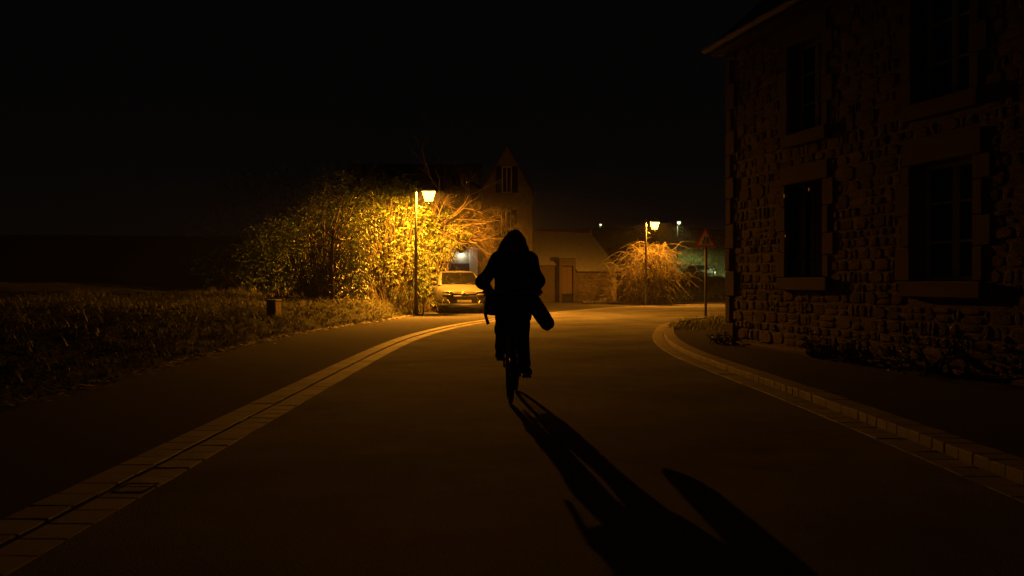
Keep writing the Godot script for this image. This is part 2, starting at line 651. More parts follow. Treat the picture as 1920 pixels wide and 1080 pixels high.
func wall_stone(st: SurfaceTool, c: Array, depth: float, r: RandomNumberGenerator) -> void:
	# c: four corners in the wall plane (x along the wall, y up), the face swells out along +z
	var m := Vector3.ZERO
	for q in c:
		m += q * 0.25
	var rim := []
	var face := []
	for i in 4:
		var q: Vector3 = c[i]
		var nx: Vector3 = c[(i + 1) % 4]
		# two points a side round the corner, so that stones have no sharp corners
		var e := q.lerp(nx, 0.16 + r.randf() * 0.1)
		var f := q.lerp(nx, 0.76 + r.randf() * 0.12)
		for p in [e, f]:
			rim.append(p)
			var inn: Vector3 = p + (m - p).normalized() * minf(0.03, (m - p).length() * 0.3)
			inn.z += depth * r.randf_range(0.75, 1.1)
			face.append(inn)
	var top := m + Vector3(r.randf_range(-0.02, 0.02), r.randf_range(-0.02, 0.02), depth * r.randf_range(0.95, 1.25))
	for i in 8:
		var k := (i + 1) % 8
		quad(st, rim[i], rim[k], face[k], face[i], (rim[i] + rim[k]) * 0.5 - m + Vector3(0, 0, 0.02))
		tri(st, face[i], face[k], top, Vector3(0, 0, 1))

func build_stone_house() -> void:
	# local x runs along the front from the far corner towards the camera, +z faces the road
	var house := thing("stone_house", "tall rubble stone house beside the pavement, filling the right of the view", "house", P(3.785, 0, 16.4), 0.0)
	house.rotation.y = -PI / 2 + atan(0.234) * 1.0
	var long := 12.0
	var high := 5.32
	var holes := [[2.0, 3.03, 1.2, 2.62], [5.0, 6.08, 1.14, 2.56], [2.06, 3.0, 3.38, 4.75], [5.02, 6.02, 3.3, 4.75], [8.4, 9.4, 1.14, 2.56], [8.4, 9.4, 3.3, 4.75]]
	# the wall round its openings, 0.45 thick
	var xs := [0.0, long]
	var ys := [0.0, high]
	for h in holes:
		for v in [h[0], h[1]]:
			if not xs.has(v): xs.append(v)
		for v in [h[2], h[3]]:
			if not ys.has(v): ys.append(v)
	xs.sort()
	ys.sort()
	var st := S()
	for i in xs.size() - 1:
		for k in ys.size() - 1:
			var cx: float = (xs[i] + xs[i + 1]) * 0.5
			var cy: float = (ys[k] + ys[k + 1]) * 0.5
			var open := false
			for h in holes:
				if cx > h[0] and cx < h[1] and cy > h[2] and cy < h[3]:
					open = true
			if not open:
				bx(st, Vector3(xs[i], ys[k], -0.45), Vector3(xs[i + 1], ys[k + 1], 0))
	# gable ends and back
	bx(st, Vector3(0, 0, -7.0), Vector3(0.45, high, -0.451))
	bx(st, Vector3(long - 0.45, 0, -7.0), Vector3(long, high, -0.451))
	bx(st, Vector3(0.451, 0, -7.0), Vector3(long - 0.451, high, -6.6))
	for x in [0.0, long - 0.45]:
		var a := Vector3(x, high, 0)
		var b := Vector3(x, high, -7.0)
		var c := Vector3(x, high + 3.1, -3.5)
		var t := Vector3(0.45, 0, 0)
		tri(st, a, b, c, Vector3(-1, 0, 0))
		tri(st, a + t, b + t, c + t, Vector3(1, 0, 0))
	obj("wall", st, M.mortar, house)
	# floor between the storeys, so that no light crosses the house
	st = S()
	bx(st, Vector3(0.46, 2.85, -6.59), Vector3(long - 0.46, 3.0, -0.46))
	bx(st, Vector3(0.46, -0.1, -6.59), Vector3(long - 0.46, 0.05, -0.46))
	bx(st, Vector3(0.46, 5.1, -6.59), Vector3(long - 0.46, 5.25, -0.46))
	obj("floor", st, M.dark_inside, house)
	# roof, eaves and gutter
	st = S()
	slab(st, Vector3(-0.22, high - 0.06, 0.3), Vector3(long + 0.2, high - 0.06, 0.3), Vector3(long + 0.2, high + 3.2, -3.5), Vector3(-0.22, high + 3.2, -3.5), 0.09)
	slab(st, Vector3(-0.22, high - 0.06, -7.3), Vector3(long + 0.2, high - 0.06, -7.3), Vector3(long + 0.2, high + 3.2, -3.502), Vector3(-0.22, high + 3.2, -3.502), 0.09)
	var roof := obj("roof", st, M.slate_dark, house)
	st = S(true)
	var gp := []
	for k in 7:
		var a := PI + PI * k / 6.0
		gp.append(Vector3(0, sin(a) * 0.065, cos(a) * 0.065))
	for k in 6:
		for e in [1.0, 0.92]:
			var o := Vector3(-0.2, high - 0.1, 0.36)
			var o2 := Vector3(long + 0.2, high - 0.1, 0.36)
			quad(st, o + gp[k] * e, o2 + gp[k] * e, o2 + gp[k + 1] * e, o + gp[k + 1] * e, (gp[k] + gp[k + 1]) * (1.0 if e == 1.0 else -1.0))
	obj("gutter", st, M.zinc, roof)
	st = S()
	bx(st, Vector3(-0.18, high - 0.2, 0.02), Vector3(long + 0.18, high - 0.165, 0.29))
	obj("soffit", st, M.wood_door, roof)

	# dressed stones: corner blocks, jambs, lintels, sills
	var boxes := []
	var y := 0.0
	var k2 := 0
	while y < high - 0.25:
		var hh := rng.randf_range(0.36, 0.46)
		hh = minf(hh, high - 0.22 - y)
		var w := 0.30 if k2 % 2 == 0 else 0.16
		st = S()
		bx(st, Vector3(-0.03, y + 0.006, -0.5 + w), Vector3(w + rng.randf_range(-0.02, 0.03), y + hh - 0.006, 0.035 + rng.randf_range(0, 0.012)), 0.015)
		piece("corner_block", k2, done(st), M.dressed, house)
		boxes.append([-0.05, w + 0.03, y, y + hh])
		y += hh
		k2 += 1
	var n_block := 0
	for hi in holes.size():
		var h: Array = holes[hi]
		var parts := []
		parts.append([h[0] - 0.16, h[1] + 0.16, h[3] - 0.0, h[3] + rng.randf_range(0.26, 0.32), 0.03])       # lintel
		parts.append([h[0] - 0.12, h[1] + 0.2, h[2] - 0.2, h[2] + 0.0, 0.075])           # sill
		for sgn in [0, 1]:
			var jy: float = h[2]
			var alt: int = sgn
			while jy < h[3] - 0.05:
				var jh := minf(rng.randf_range(0.3, 0.42), h[3] - jy)
				if h[3] - jy - jh < 0.12:
					jh = h[3] - jy
				var jw := 0.30 if alt % 2 == 0 else 0.17
				if sgn == 0:
					parts.append([h[0] - jw, h[0] + 0.0, jy, jy + jh, 0.025])
				else:
					parts.append([h[1] - 0.0, h[1] + jw, jy, jy + jh, 0.025])
				jy += jh
				alt += 1
		for q in parts:
			st = S()
			var pr: float = q[4] + rng.randf_range(0, 0.008)
			bx(st, Vector3(q[0] + 0.004, q[2] + 0.004, -0.16), Vector3(q[1] - 0.004, q[3] - 0.004, pr), 0.012)
			piece("dressed_stone", n_block, done(st), M.dressed, house)
			n_block += 1
			boxes.append([q[0], q[1], q[2], q[3]])
		boxes.append([h[0], h[1], h[2], h[3]])

	# rubble: uneven courses of field stones
	var r := RandomNumberGenerator.new()
	r.seed = 77
	var all := []
	y = 0.02
	while y < high - 0.16:
		var ch := r.randf_range(0.10, 0.23) if y < 2.2 else r.randf_range(0.13, 0.26)
		ch = minf(ch, high - 0.1 - y)
		var x := r.randf_range(0.0, 0.12)
		while x < 10.5:
			var w := ch * r.randf_range(0.55, 2.3)
			if r.randf() < 0.12:
				w = ch * 0.45
			var free := true
			# cut the stone where a dressed block or an opening begins
			var x1 := x + w
			for b in boxes:
				if y + ch * 0.8 > b[2] and y + ch * 0.2 < b[3]:
					if x >= b[0] - 0.01 and x < b[1]:
						x1 = b[1] + 0.005
						free = false
						break
					if x < b[0] and x1 > b[0]:
						x1 = b[0] - 0.004
			if not free:
				x = x1
				continue
			if x1 - x > 0.05:
				var split := 1
				if ch > 0.17 and r.randf() < 0.45 and x1 - x > 0.1:
					split = 2
				for s in split:
					var y0 := y + ch * s / split
					var y1 := y + ch * (s + 1) / split
					all.append([x + 0.006, x1 - 0.006, y0 + 0.006, y1 - 0.006])
			x = x1
		y += ch
	for q in all:
		var d: float = 16.4 - (q[0] + q[1]) * 0.5 / 1.027
		q.append((q[1] - q[0]) * (q[3] - q[2]) / (d * d) if d > 9.6 else 0.0)
	all.sort_custom(func(p, q): return p[4] > q[4])
	var rest := []
	for i in 5:
		rest.append(S())
	for i in all.size():
		var q: Array = all[i]
		var j := 0.016
		var c := []
		for e in [[0, 2], [1, 2], [1, 3], [0, 3]]:
			c.append(Vector3(q[e[0]] + r.randf_range(-j, j), q[e[1]] + r.randf_range(-j, j), -0.004))
		var tone := r.randi() % 5
		if i < 300:
			st = S()
			wall_stone(st, c, r.randf_range(0.008, 0.024), r)
			piece("stone", i, done(st), M.stones[tone], house)
		else:
			wall_stone(rest[tone], c, r.randf_range(0.008, 0.024), r)
	for i in 5:
		var o := mesh_obj("rubble", done(rest[i]), M.stones[i], house)
		o.set_meta("kind", "stuff")

	# the openings: the far ground-floor one is shuttered, the others show their casements
	for hi in holes.size():
		var h: Array = holes[hi]
		if hi == 0:
			for s in 2:
				st = S()
				var w: float = (h[1] - h[0]) * 0.5
				var x0: float = h[0] + w * s
				bx(st, Vector3(x0 + 0.01, h[2] + 0.02, -0.07), Vector3(x0 + w - 0.006, h[3] - 0.02, -0.05))
				var sh := obj("shutter", st, M.wood_dark, house)
				for b in 4:
					st = S()
					var bw := (w - 0.016) / 4.0
					bx(st, Vector3(x0 + 0.012 + bw * b, h[2] + 0.022, -0.05), Vector3(x0 + 0.007 + bw * (b + 1), h[3] - 0.022, -0.03 + (0.003 if b % 2 else 0.0)), 0.005)
					piece("plank", b, done(st), M.wood_dark, sh)
				for hy in [h[2] + 0.3, h[3] - 0.14]:
					st = S()
					bx(st, Vector3(x0 + 0.02, hy - 0.02, -0.026), Vector3(x0 + w - 0.05, hy + 0.02, -0.018))
					obj("strap_hinge", st, M.wood_dark, sh)
			st = S()
			bx(st, Vector3(h[0] + 0.495, h[2] + 0.03, -0.028), Vector3(h[0] + 0.545, h[3] - 0.03, -0.008), 0.004)
			obj("cover_strip", st, M.wood_dark, house)
			# the small pale plates that catch the lamp light
			for q in [[h[0] + 0.004, h[3] - 0.16, 0.05, 0.06], [h[0] + 0.66, h[3] - 0.12, 0.02, 0.06], [h[0] + 0.004, h[3] - 0.78, 0.03, 0.04]]:
				st = S()
				bx(st, Vector3(q[0], q[1] - q[3] * 0.5, -0.016), Vector3(q[0] + 0.03, q[1] + q[3] * 0.5, q[2]), 0.003)
				obj("hinge_plate", st, M.brass, house)
		else:
			var fw := 0.06
			var zf := -0.2
			st = S()
			bx(st, Vector3(h[0], h[2], zf - 0.06), Vector3(h[0] + fw, h[3], zf), 0.006)
			bx(st, Vector3(h[1] - fw, h[2], zf - 0.06), Vector3(h[1], h[3], zf), 0.006)
			bx(st, Vector3(h[0] + fw, h[2], zf - 0.06), Vector3(h[1] - fw, h[2] + fw, zf), 0.006)
			bx(st, Vector3(h[0] + fw, h[3] - fw, zf - 0.06), Vector3(h[1] - fw, h[3], zf), 0.006)
			var mid: float = (h[0] + h[1]) * 0.5
			bx(st, Vector3(mid - 0.045, h[2] + fw, zf - 0.055), Vector3(mid + 0.045, h[3] - fw, zf + 0.008), 0.006)
			for g in 2:
				var gy: float = lerpf(h[2], h[3], (g + 1) / 3.0)
				bx(st, Vector3(h[0] + fw, gy - 0.014, zf - 0.05), Vector3(mid - 0.046, gy + 0.014, zf - 0.01))
				bx(st, Vector3(mid + 0.046, gy - 0.014, zf - 0.05), Vector3(h[1] - fw, gy + 0.014, zf - 0.01))
			var wd := obj("window", st, M.white_paint, house)
			for s in 2:
				for g in 3:
					var ax: float = h[0] + fw if s == 0 else mid + 0.045
					var bxx: float = mid - 0.045 if s == 0 else h[1] - fw
					var y0: float = lerpf(h[2], h[3], g / 3.0) + (fw if g == 0 else 0.014)
					var y1: float = lerpf(h[2], h[3], (g + 1) / 3.0) - (fw if g == 2 else 0.014)
					st = S()
					bx(st, Vector3(ax + 0.001, y0 + 0.001, zf - 0.035), Vector3(bxx - 0.001, y1 - 0.001, zf - 0.03))
					piece("pane", s * 3 + g, done(st), M.pane, wd)
	# a thin strip of cement where the wall meets the pavement
	st = S()
	bx(st, Vector3(0.31, 0.0, 0.0), Vector3(10.5, 0.125, 0.085), 0.03)
	obj("plinth", st, M.dressed, house)

# ------------------------------------------------------------------ the houses behind the cyclist

func window_in(parent: Node3D, cx: float, y0: float, y1: float, w: float, z: float) -> void:
	# a casement that stands 2 cm proud of the wall plane z, with a stone sill below it
	var st := S()
	var f := 0.055
	bx(st, Vector3(cx - w / 2, y0, z - 0.05), Vector3(cx - w / 2 + f, y1, z + 0.02))
	bx(st, Vector3(cx + w / 2 - f, y0, z - 0.05), Vector3(cx + w / 2, y1, z + 0.02))
	bx(st, Vector3(cx - w / 2 + f, y0, z - 0.05), Vector3(cx + w / 2 - f, y0 + f, z + 0.02))
	bx(st, Vector3(cx - w / 2 + f, y1 - f, z - 0.05), Vector3(cx + w / 2 - f, y1, z + 0.02))
	bx(st, Vector3(cx - 0.025, y0 + f, z - 0.045), Vector3(cx + 0.025, y1 - f, z + 0.018))
	var wd := obj("window", st, M.white_paint, parent)
	for s in 2:
		st = S()
		var a: float = cx - w / 2 + f if s == 0 else cx + 0.025
		var b: float = cx - 0.025 if s == 0 else cx + w / 2 - f
		bx(st, Vector3(a + 0.001, y0 + f + 0.001, z - 0.02), Vector3(b - 0.001, y1 - f - 0.001, z + 0.004))
		piece("pane", s, done(st), M.pane, wd)
	st = S()
	bx(st, Vector3(cx - w / 2 - 0.12, y0 - 0.14, z - 0.05), Vector3(cx + w / 2 + 0.12, y0 - 0.002, z + 0.06), 0.01)
	obj("sill", st, M.dressed, wd)
	for s in [-1.0, 1.0]:
		st = S()
		bx(st, Vector3(cx + s * (w / 2 + 0.17) - 0.15, y0 + 0.02, z + 0.003), Vector3(cx + s * (w / 2 + 0.17) + 0.15, y1, z + 0.04), 0.008)
		obj("shutter", st, M.wood_dark, wd)

func build_gabled_house() -> void:
	var g := thing("gabled_house", "tall narrow house with a steep gable behind the cyclist's head", "house", P(-0.255, 0, 49.5))
	var hw := 1.305
	var eave := 6.05
	var apex := 8.35
	var st := S()
	bx(st, Vector3(-hw, -0.3, -8.0), Vector3(hw, eave, 0))
	for z in [0.0, -8.0]:
		tri(st, Vector3(-hw, eave, z), Vector3(hw, eave, z), Vector3(0, apex, z), Vector3(0, 0, 1 if z == 0.0 else -1))
	# the lower long part to the left, set back
	bx(st, Vector3(-9.0, -0.3, -8.0), Vector3(-hw - 0.001, 5.2, -1.6))
	obj("wall", st, M.render_wall, g)
	st = S()
	for s in [-1.0, 1.0]:
		var dy: float = (apex - eave) / hw * 0.12
		slab(st, Vector3(s * (hw + 0.12), eave - dy + 0.05, 0.14), Vector3(s * (hw + 0.12), eave - dy + 0.05, -8.1), Vector3(s * 0.001, apex + 0.09, -8.1), Vector3(s * 0.001, apex + 0.09, 0.14), 0.06)
	slab(st, Vector3(-9.2, 5.1, -1.3), Vector3(-hw - 0.14, 5.1, -1.3), Vector3(-hw - 0.14, 8.0, -4.8), Vector3(-9.2, 8.0, -4.8), 0.07)
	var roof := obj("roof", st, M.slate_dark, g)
	st = S(true)
	tube(st, [Vector3(hw + 0.16, eave - 0.2, 0.1), Vector3(hw + 0.16, eave - 0.2, -8.0)], 0.055, 8)
	obj("gutter", st, M.zinc, roof)
	window_in(g, -0.02, 5.85, 7.25, 0.52, 0.0)
	window_in(g, -0.06, 3.6, 4.95, 0.52, 0.0)
	# pale stone band and corner stones on the gable, and the white door posts on the left part
	for k in 15:
		st = S()
		var w := 0.28 if k % 2 else 0.18
		bx(st, Vector3(hw - w, k * 0.4 + 0.004, -0.25), Vector3(hw + 0.012, (k + 1) * 0.4 - 0.004, 0.015), 0.01)
		piece("corner_block", k, done(st), M.dressed, g)
	st = S()
	bx(st, Vector3(-2.06, 0, -1.65), Vector3(-1.62, 3.25, -1.5), 0.01)
	obj("door_post", st, M.white_paint, g)
	st = S()
	bx(st, Vector3(-3.02, 0, -1.65), Vector3(-2.07, 2.15, -1.57))
	var door := obj("door", st, M.wood_dark, g)
	st = S()
	bx(st, Vector3(-2.3, 1.0, -1.57), Vector3(-2.25, 1.12, -1.52), 0.005)
	obj("handle", st, M.brass, door)
	window_in(g, -4.6, 1.0, 2.3, 0.8, -1.6)
	window_in(g, -4.6, 3.3, 4.6, 0.8, -1.6)

func build_cottage() -> void:
	var g := thing("low_cottage", "low slate-roofed stone cottage right of the cyclist, with a tall door bay", "house", P(5.8, 0, 53.0), deg_to_rad(28.0))
	var st := S()
	var sl := 0.746
	# right part, left part (its front set back), and the ends up to the ridge
	bx(st, Vector3(-2.7, -0.2, -5.2), Vector3(0, 1.78, 0.2))
	bx(st, Vector3(-6.0, -0.2, -5.2), Vector3(-2.701, 2.1, -0.17))
	for x in [0.0, -6.0]:
		tri(st, Vector3(x, 1.78, 0.2), Vector3(x, 1.78, -5.4), Vector3(x, 3.88, -2.6), Vector3(1 if x == 0.0 else -1, 0, 0))
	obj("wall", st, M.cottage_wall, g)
	st = S()
	slab(st, Vector3(-2.72, 1.76, 0.4), Vector3(0.14, 1.76, 0.4), Vector3(0.14, 4.0, -2.6), Vector3(-2.72, 4.0, -2.6), 0.06)
	slab(st, Vector3(-6.1, 2.09, -0.04), Vector3(-2.721, 2.09, -0.04), Vector3(-2.721, 4.0, -2.6), Vector3(-6.1, 4.0, -2.6), 0.06)
	slab(st, Vector3(-6.1, 1.76, -5.6), Vector3(0.14, 1.76, -5.6), Vector3(0.14, 4.0, -2.602), Vector3(-6.1, 4.0, -2.602), 0.06)
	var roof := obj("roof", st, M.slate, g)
	for k in 20:
		st = S(true)
		var x0 := -6.1 + k * 0.312
		tube(st, [Vector3(x0, 3.985 + rng.randf_range(-0.008, 0.008), -2.6), Vector3(x0 + 0.3, 3.985 + rng.randf_range(-0.008, 0.012), -2.6)], [0.075, 0.085], 7)
		piece("ridge_tile", k, done(st), M.clay, roof)
	st = S(true)
	lathe(st, [Vector2(0.07, 0), Vector2(0.09, 0.08), Vector2(0.05, 0.16), Vector2(0.06, 0.22), Vector2(0.0, 0.3)], Transform3D(Basis(), Vector3(0.1, 4.02, -2.6)), 8)
	obj("finial", st, M.dressed, roof)
	# the door bay rises through the eaves
	st = S()
	bx(st, Vector3(-3.75, 0, -1.6), Vector3(-3.6, 2.44, 0.22))
	bx(st, Vector3(-2.86, 0, -1.6), Vector3(-2.705, 2.44, 0.22))
	bx(st, Vector3(-3.599, 2.02, -1.6), Vector3(-2.861, 2.44, 0.22))
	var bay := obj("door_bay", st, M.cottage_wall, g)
	st = S()
	bx(st, Vector3(-3.85, 2.44, -1.7), Vector3(-2.6, 2.5, 0.32))
	obj("cap", st, M.slate_dark, bay)
	for k in 5:
		st = S()
		var pw := 0.738 / 5.0
		bx(st, Vector3(-3.599 + pw * k + 0.004, 0.04, 0.04), Vector3(-3.599 + pw * (k + 1) - 0.004, 2.0, 0.075 + (k % 2) * 0.004), 0.004)
		piece("door_plank", k, done(st), M.wood_door, g)
	st = S()
	bx(st, Vector3(-3.58, 0.05, 0.082), Vector3(-2.88, 0.5, 0.1), 0.005)
	obj("kick_board", st, M.wood_dark, g)
	# rough corner and wall stones one can still tell apart
	for k in 5:
		st = S()
		var w := 0.34 if k % 2 else 0.22
		bx(st, Vector3(-w, k * 0.35 + 0.004, -0.05), Vector3(0.012, (k + 1) * 0.35 - 0.004, 0.216), 0.012)
		piece("corner_block", k, done(st), M.dressed, g)
	st = S()
	var r := RandomNumberGenerator.new()
	r.seed = 12
	for i in 150:
		var x := r.randf_range(-2.5, -0.4)
		var y := r.randf_range(0.05, 1.6)
		var w := r.randf_range(0.08, 0.2)
		var h := r.randf_range(0.05, 0.11)
		wall_stone(st, [Vector3(x - w, y - h, 0.199), Vector3(x + w, y - h, 0.199), Vector3(x + w, y + h, 0.199), Vector3(x - w, y + h, 0.199)], r.randf_range(0.02, 0.06), r)
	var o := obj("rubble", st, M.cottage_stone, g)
	o.set_meta("kind", "stuff")

# ------------------------------------------------------------------ lamps

func glow(c: Color, e: float) -> StandardMaterial3D:
	var m := mat(Color(0.05, 0.05, 0.045), 0.5)
	m.emission_enabled = true
	m.emission = c.linear_to_srgb()
	m.emission_energy_multiplier = e
	return m

func lantern_post(label: String, at: Vector3, energy: float) -> Node3D:
	var t := thing("street_lamp", label, "street lamp", at, 0.0, "lantern street lamps along the street")
	var st := S(true)
	tube(st, [Vector3(0, 0, 0), Vector3(0, 0.5, 0), Vector3(0, 0.8, 0), Vector3(0, 3.0, 0), Vector3(0, 4.42, 0), Vector3(0, 4.5, 0)], [0.075, 0.07, 0.052, 0.046, 0.034, 0.008], 12)
	lathe(st, [Vector2(0.11, 0.0), Vector2(0.11, 0.06), Vector2(0.08, 0.12)], Transform3D(), 12)
	obj("pole", st, M.pole_paint, t)
	var lx := 0.43
	st = S(true)
	tube(st, [Vector3(0.0, 3.50, 0), Vector3(0.16, 3.52, 0), Vector3(0.32, 3.6, 0), Vector3(0.41, 3.72, 0), Vector3(lx, 3.92, 0)], [0.022, 0.02, 0.018, 0.018, 0.018], 8)
	tube(st, [Vector3(0.02, 3.85, 0), Vector3(0.2, 3.74, 0), Vector3(0.36, 3.66, 0)], 0.01, 6)
	obj("bracket", st, M.pole_paint, t)
	var Y0 := 3.95
	var Y1 := 4.33
	st = S(true)
	lathe(st, [Vector2(0.02, -0.06), Vector2(0.05, -0.05), Vector2(0.10, -0.012), Vector2(0.14, 0.0)], Transform3D(Basis(), Vector3(lx, Y0, 0)), 12)
	obj("cup", st, M.pole_paint, t)
	var rot := Basis(Vector3.UP, PI / 4)
	st = S()
	lathe(st, [Vector2(0.155, 0.0), Vector2(0.285, 0.38), Vector2(0.27, 0.41), Vector2(0.0, 0.411)], Transform3D(rot.scaled(Vector3.ONE), Vector3(lx, Y0, 0)), 4)
	obj("lantern_glass", st, glow(Color(1.0, 0.72, 0.16), 4.5), t)
	st = S()
	for k in 4:
		var a := PI / 4 + PI / 2 * k
		tube(st, [Vector3(lx + cos(a) * 0.16, Y0, sin(a) * 0.16), Vector3(lx + cos(a) * 0.292, Y1, sin(a) * 0.292)], 0.006, 5)
	obj("lantern_frame", st, M.pole_paint, t)
	st = S()
	lathe(st, [Vector2(0.298, -0.05), Vector2(0.312, -0.05), Vector2(0.315, 0.02), Vector2(0.16, 0.11), Vector2(0.06, 0.15), Vector2(0.05, 0.2), Vector2(0.0, 0.22)], Transform3D(rot, Vector3(lx, Y1 + 0.004, 0)), 4)
	lathe(st, [Vector2(0.0, 0.045), Vector2(0.255, 0.045)], Transform3D(rot, Vector3(lx, Y1 + 0.004, 0)), 4)
	obj("lantern_cap", st, M.pole_paint, t)
	var l := OmniLight3D.new()
	l.name = "lamp_light"
	l.light_color = lin(1.0, 0.335, 0.02)
	l.light_energy = energy
	l.light_size = 0.075
	l.omni_range = 90.0
	l.omni_attenuation = 2.0
	l.shadow_enabled = true
	l.position = Vector3(lx, 4.342, 0)
	t.add_child(l)
	return t

func far_lamp(label: String, at: Vector3, high: float, energy: float) -> void:
	var t := thing("far_street_lamp", label, "street lamp", at, 0.0, "small white street lamps far up the hill")
	var st := S(true)
	tube(st, [Vector3(0, -0.5, 0), Vector3(0, high - 0.3, 0), Vector3(0.05, high - 0.02, 0.1), Vector3(0.05, high + 0.08, 0.45)], [0.07, 0.05, 0.045, 0.04], 8)
	obj("pole", st, M.iron, t)
	st = S(true)
	bx(st, Vector3(-0.13, high + 0.05, 0.3), Vector3(0.23, high + 0.16, 0.85), 0.03)
	obj("lamp_head", st, M.pole_paint, t)
	st = S(true)
	lathe(st, [Vector2(0.0, -0.34), Vector2(0.15, -0.28), Vector2(0.21, -0.16), Vector2(0.2, 0.0), Vector2(0.0, 0.001)], Transform3D(Basis(), Vector3(0.05, high + 0.045, 0.58)), 10)
	obj("lamp_bowl", st, glow(Color(0.85, 1.0, 0.6), 1.6), t)
	var l := SpotLight3D.new()
	l.name = "lamp_light"
	l.light_color = lin(0.88, 1.0, 0.38)
	l.light_energy = energy
	l.light_size = 0.1
	l.spot_range = 60.0
	l.spot_attenuation = 2.0
	l.spot_angle = 72.0
	l.spot_angle_attenuation = 1.0
	l.shadow_enabled = true
	l.position = Vector3(0.05, high - 0.12, 0.58)
	l.rotation.x = -PI / 2
	t.add_child(l)

func build_lamps() -> void:
	lantern_post("nearer lit lantern lamp post in front of the leafy bushes, left of the cyclist", P(-3.27, -0.08, 31.8), 360.0)
	lantern_post("farther lit lantern lamp post rising out of the weeping bush on the right", P(6.52, -0.25, 45.5), 90.0)
	far_lamp("tiny white street lamp above the right end of the cottage roof", P(16.0, land(16.0, 170.0), 170.0), 11.6 - land(16.0, 170.0), 30.0)
	far_lamp("tiny pale street lamp between the weeping bush and the road sign", P(18.6, land(18.6, 105.0), 105.0), 7.85 - land(18.6, 105.0), 60.0)
	far_lamp("pale street lamp on the hill road, masked by the stone house", P(25.2, land(25.2, 93.0), 93.0), 5.0, 760.0)
	# the white lamp on the wall of the gabled house
	var t := thing("wall_lamp", "small white wall lamp beside the pale door post, above the parked car", "wall lamp", P(-2.78, 2.55, 51.1))
	var st := S(true)
	tube(st, [Vector3(0, 0.2, 0), Vector3(0, 0.24, 0.12), Vector3(0, 0.2, 0.2)], 0.012, 6)
	obj("bracket", st, M.iron, t)
	st = S()
	lathe(st, [Vector2(0.02, 0.0), Vector2(0.13, -0.07), Vector2(0.13, -0.08)], Transform3D(Basis(), Vector3(0, 0.22, 0.2)), 10)
	obj("hood", st, M.iron, t)
	st = S(true)
	lathe(st, [Vector2(0.0, -0.14), Vector2(0.07, -0.11), Vector2(0.09, -0.05), Vector2(0.06, 0.0), Vector2(0.0, 0.01)], Transform3D(Basis(), Vector3(0, 0.13, 0.2)), 10)
	obj("bulb", st, glow(Color(1.0, 0.95, 0.7), 3.0), t)
	var l := OmniLight3D.new()
	l.name = "lamp_light"
	l.light_color = lin(0.95, 1.0, 0.75)
	l.light_energy = 0.5
	l.light_size = 0.06
	l.omni_range = 15.0
	l.omni_attenuation = 2.0
	l.shadow_enabled = true
	l.position = Vector3(0, 0.08, 0.2)
	t.add_child(l)

# ------------------------------------------------------------------ cars

func car_ring(z: float, prof: Array) -> Array:
	# prof: half profile from the middle of the underside outwards and up to the middle of the top
	var r := []
	for p in prof:
		r.append(Vector3(p[0], p[1], z))
	for i in range(prof.size() - 2, 0, -1):
		r.append(Vector3(-prof[i][0], prof[i][1], z))
	return r

func loft(st: SurfaceTool, rings: Array, cap0 := true, cap1 := true) -> void:
	var n: int = rings[0].size()
	for i in rings.size() - 1:
		var ca := Vector3.ZERO
		for p in rings[i]: ca += p / n
		for k in n:
			var k2 := (k + 1) % n
			var mid: Vector3 = (rings[i][k] + rings[i][k2]) * 0.5 - ca
			quad(st, rings[i][k], rings[i][k2], rings[i + 1][k2], rings[i + 1][k], mid)
	for e in 2:
		if (e == 0 and not cap0) or (e == 1 and not cap1):
			continue
		var ring: Array = rings[0] if e == 0 else rings[-1]
		var c := Vector3.ZERO
		for p in ring: c += p / n
		var out := Vector3(0, 0, 1) if e == 0 else Vector3(0, 0, -1)
		for k in n:
			tri(st, c, ring[k], ring[(k + 1) % n], out)

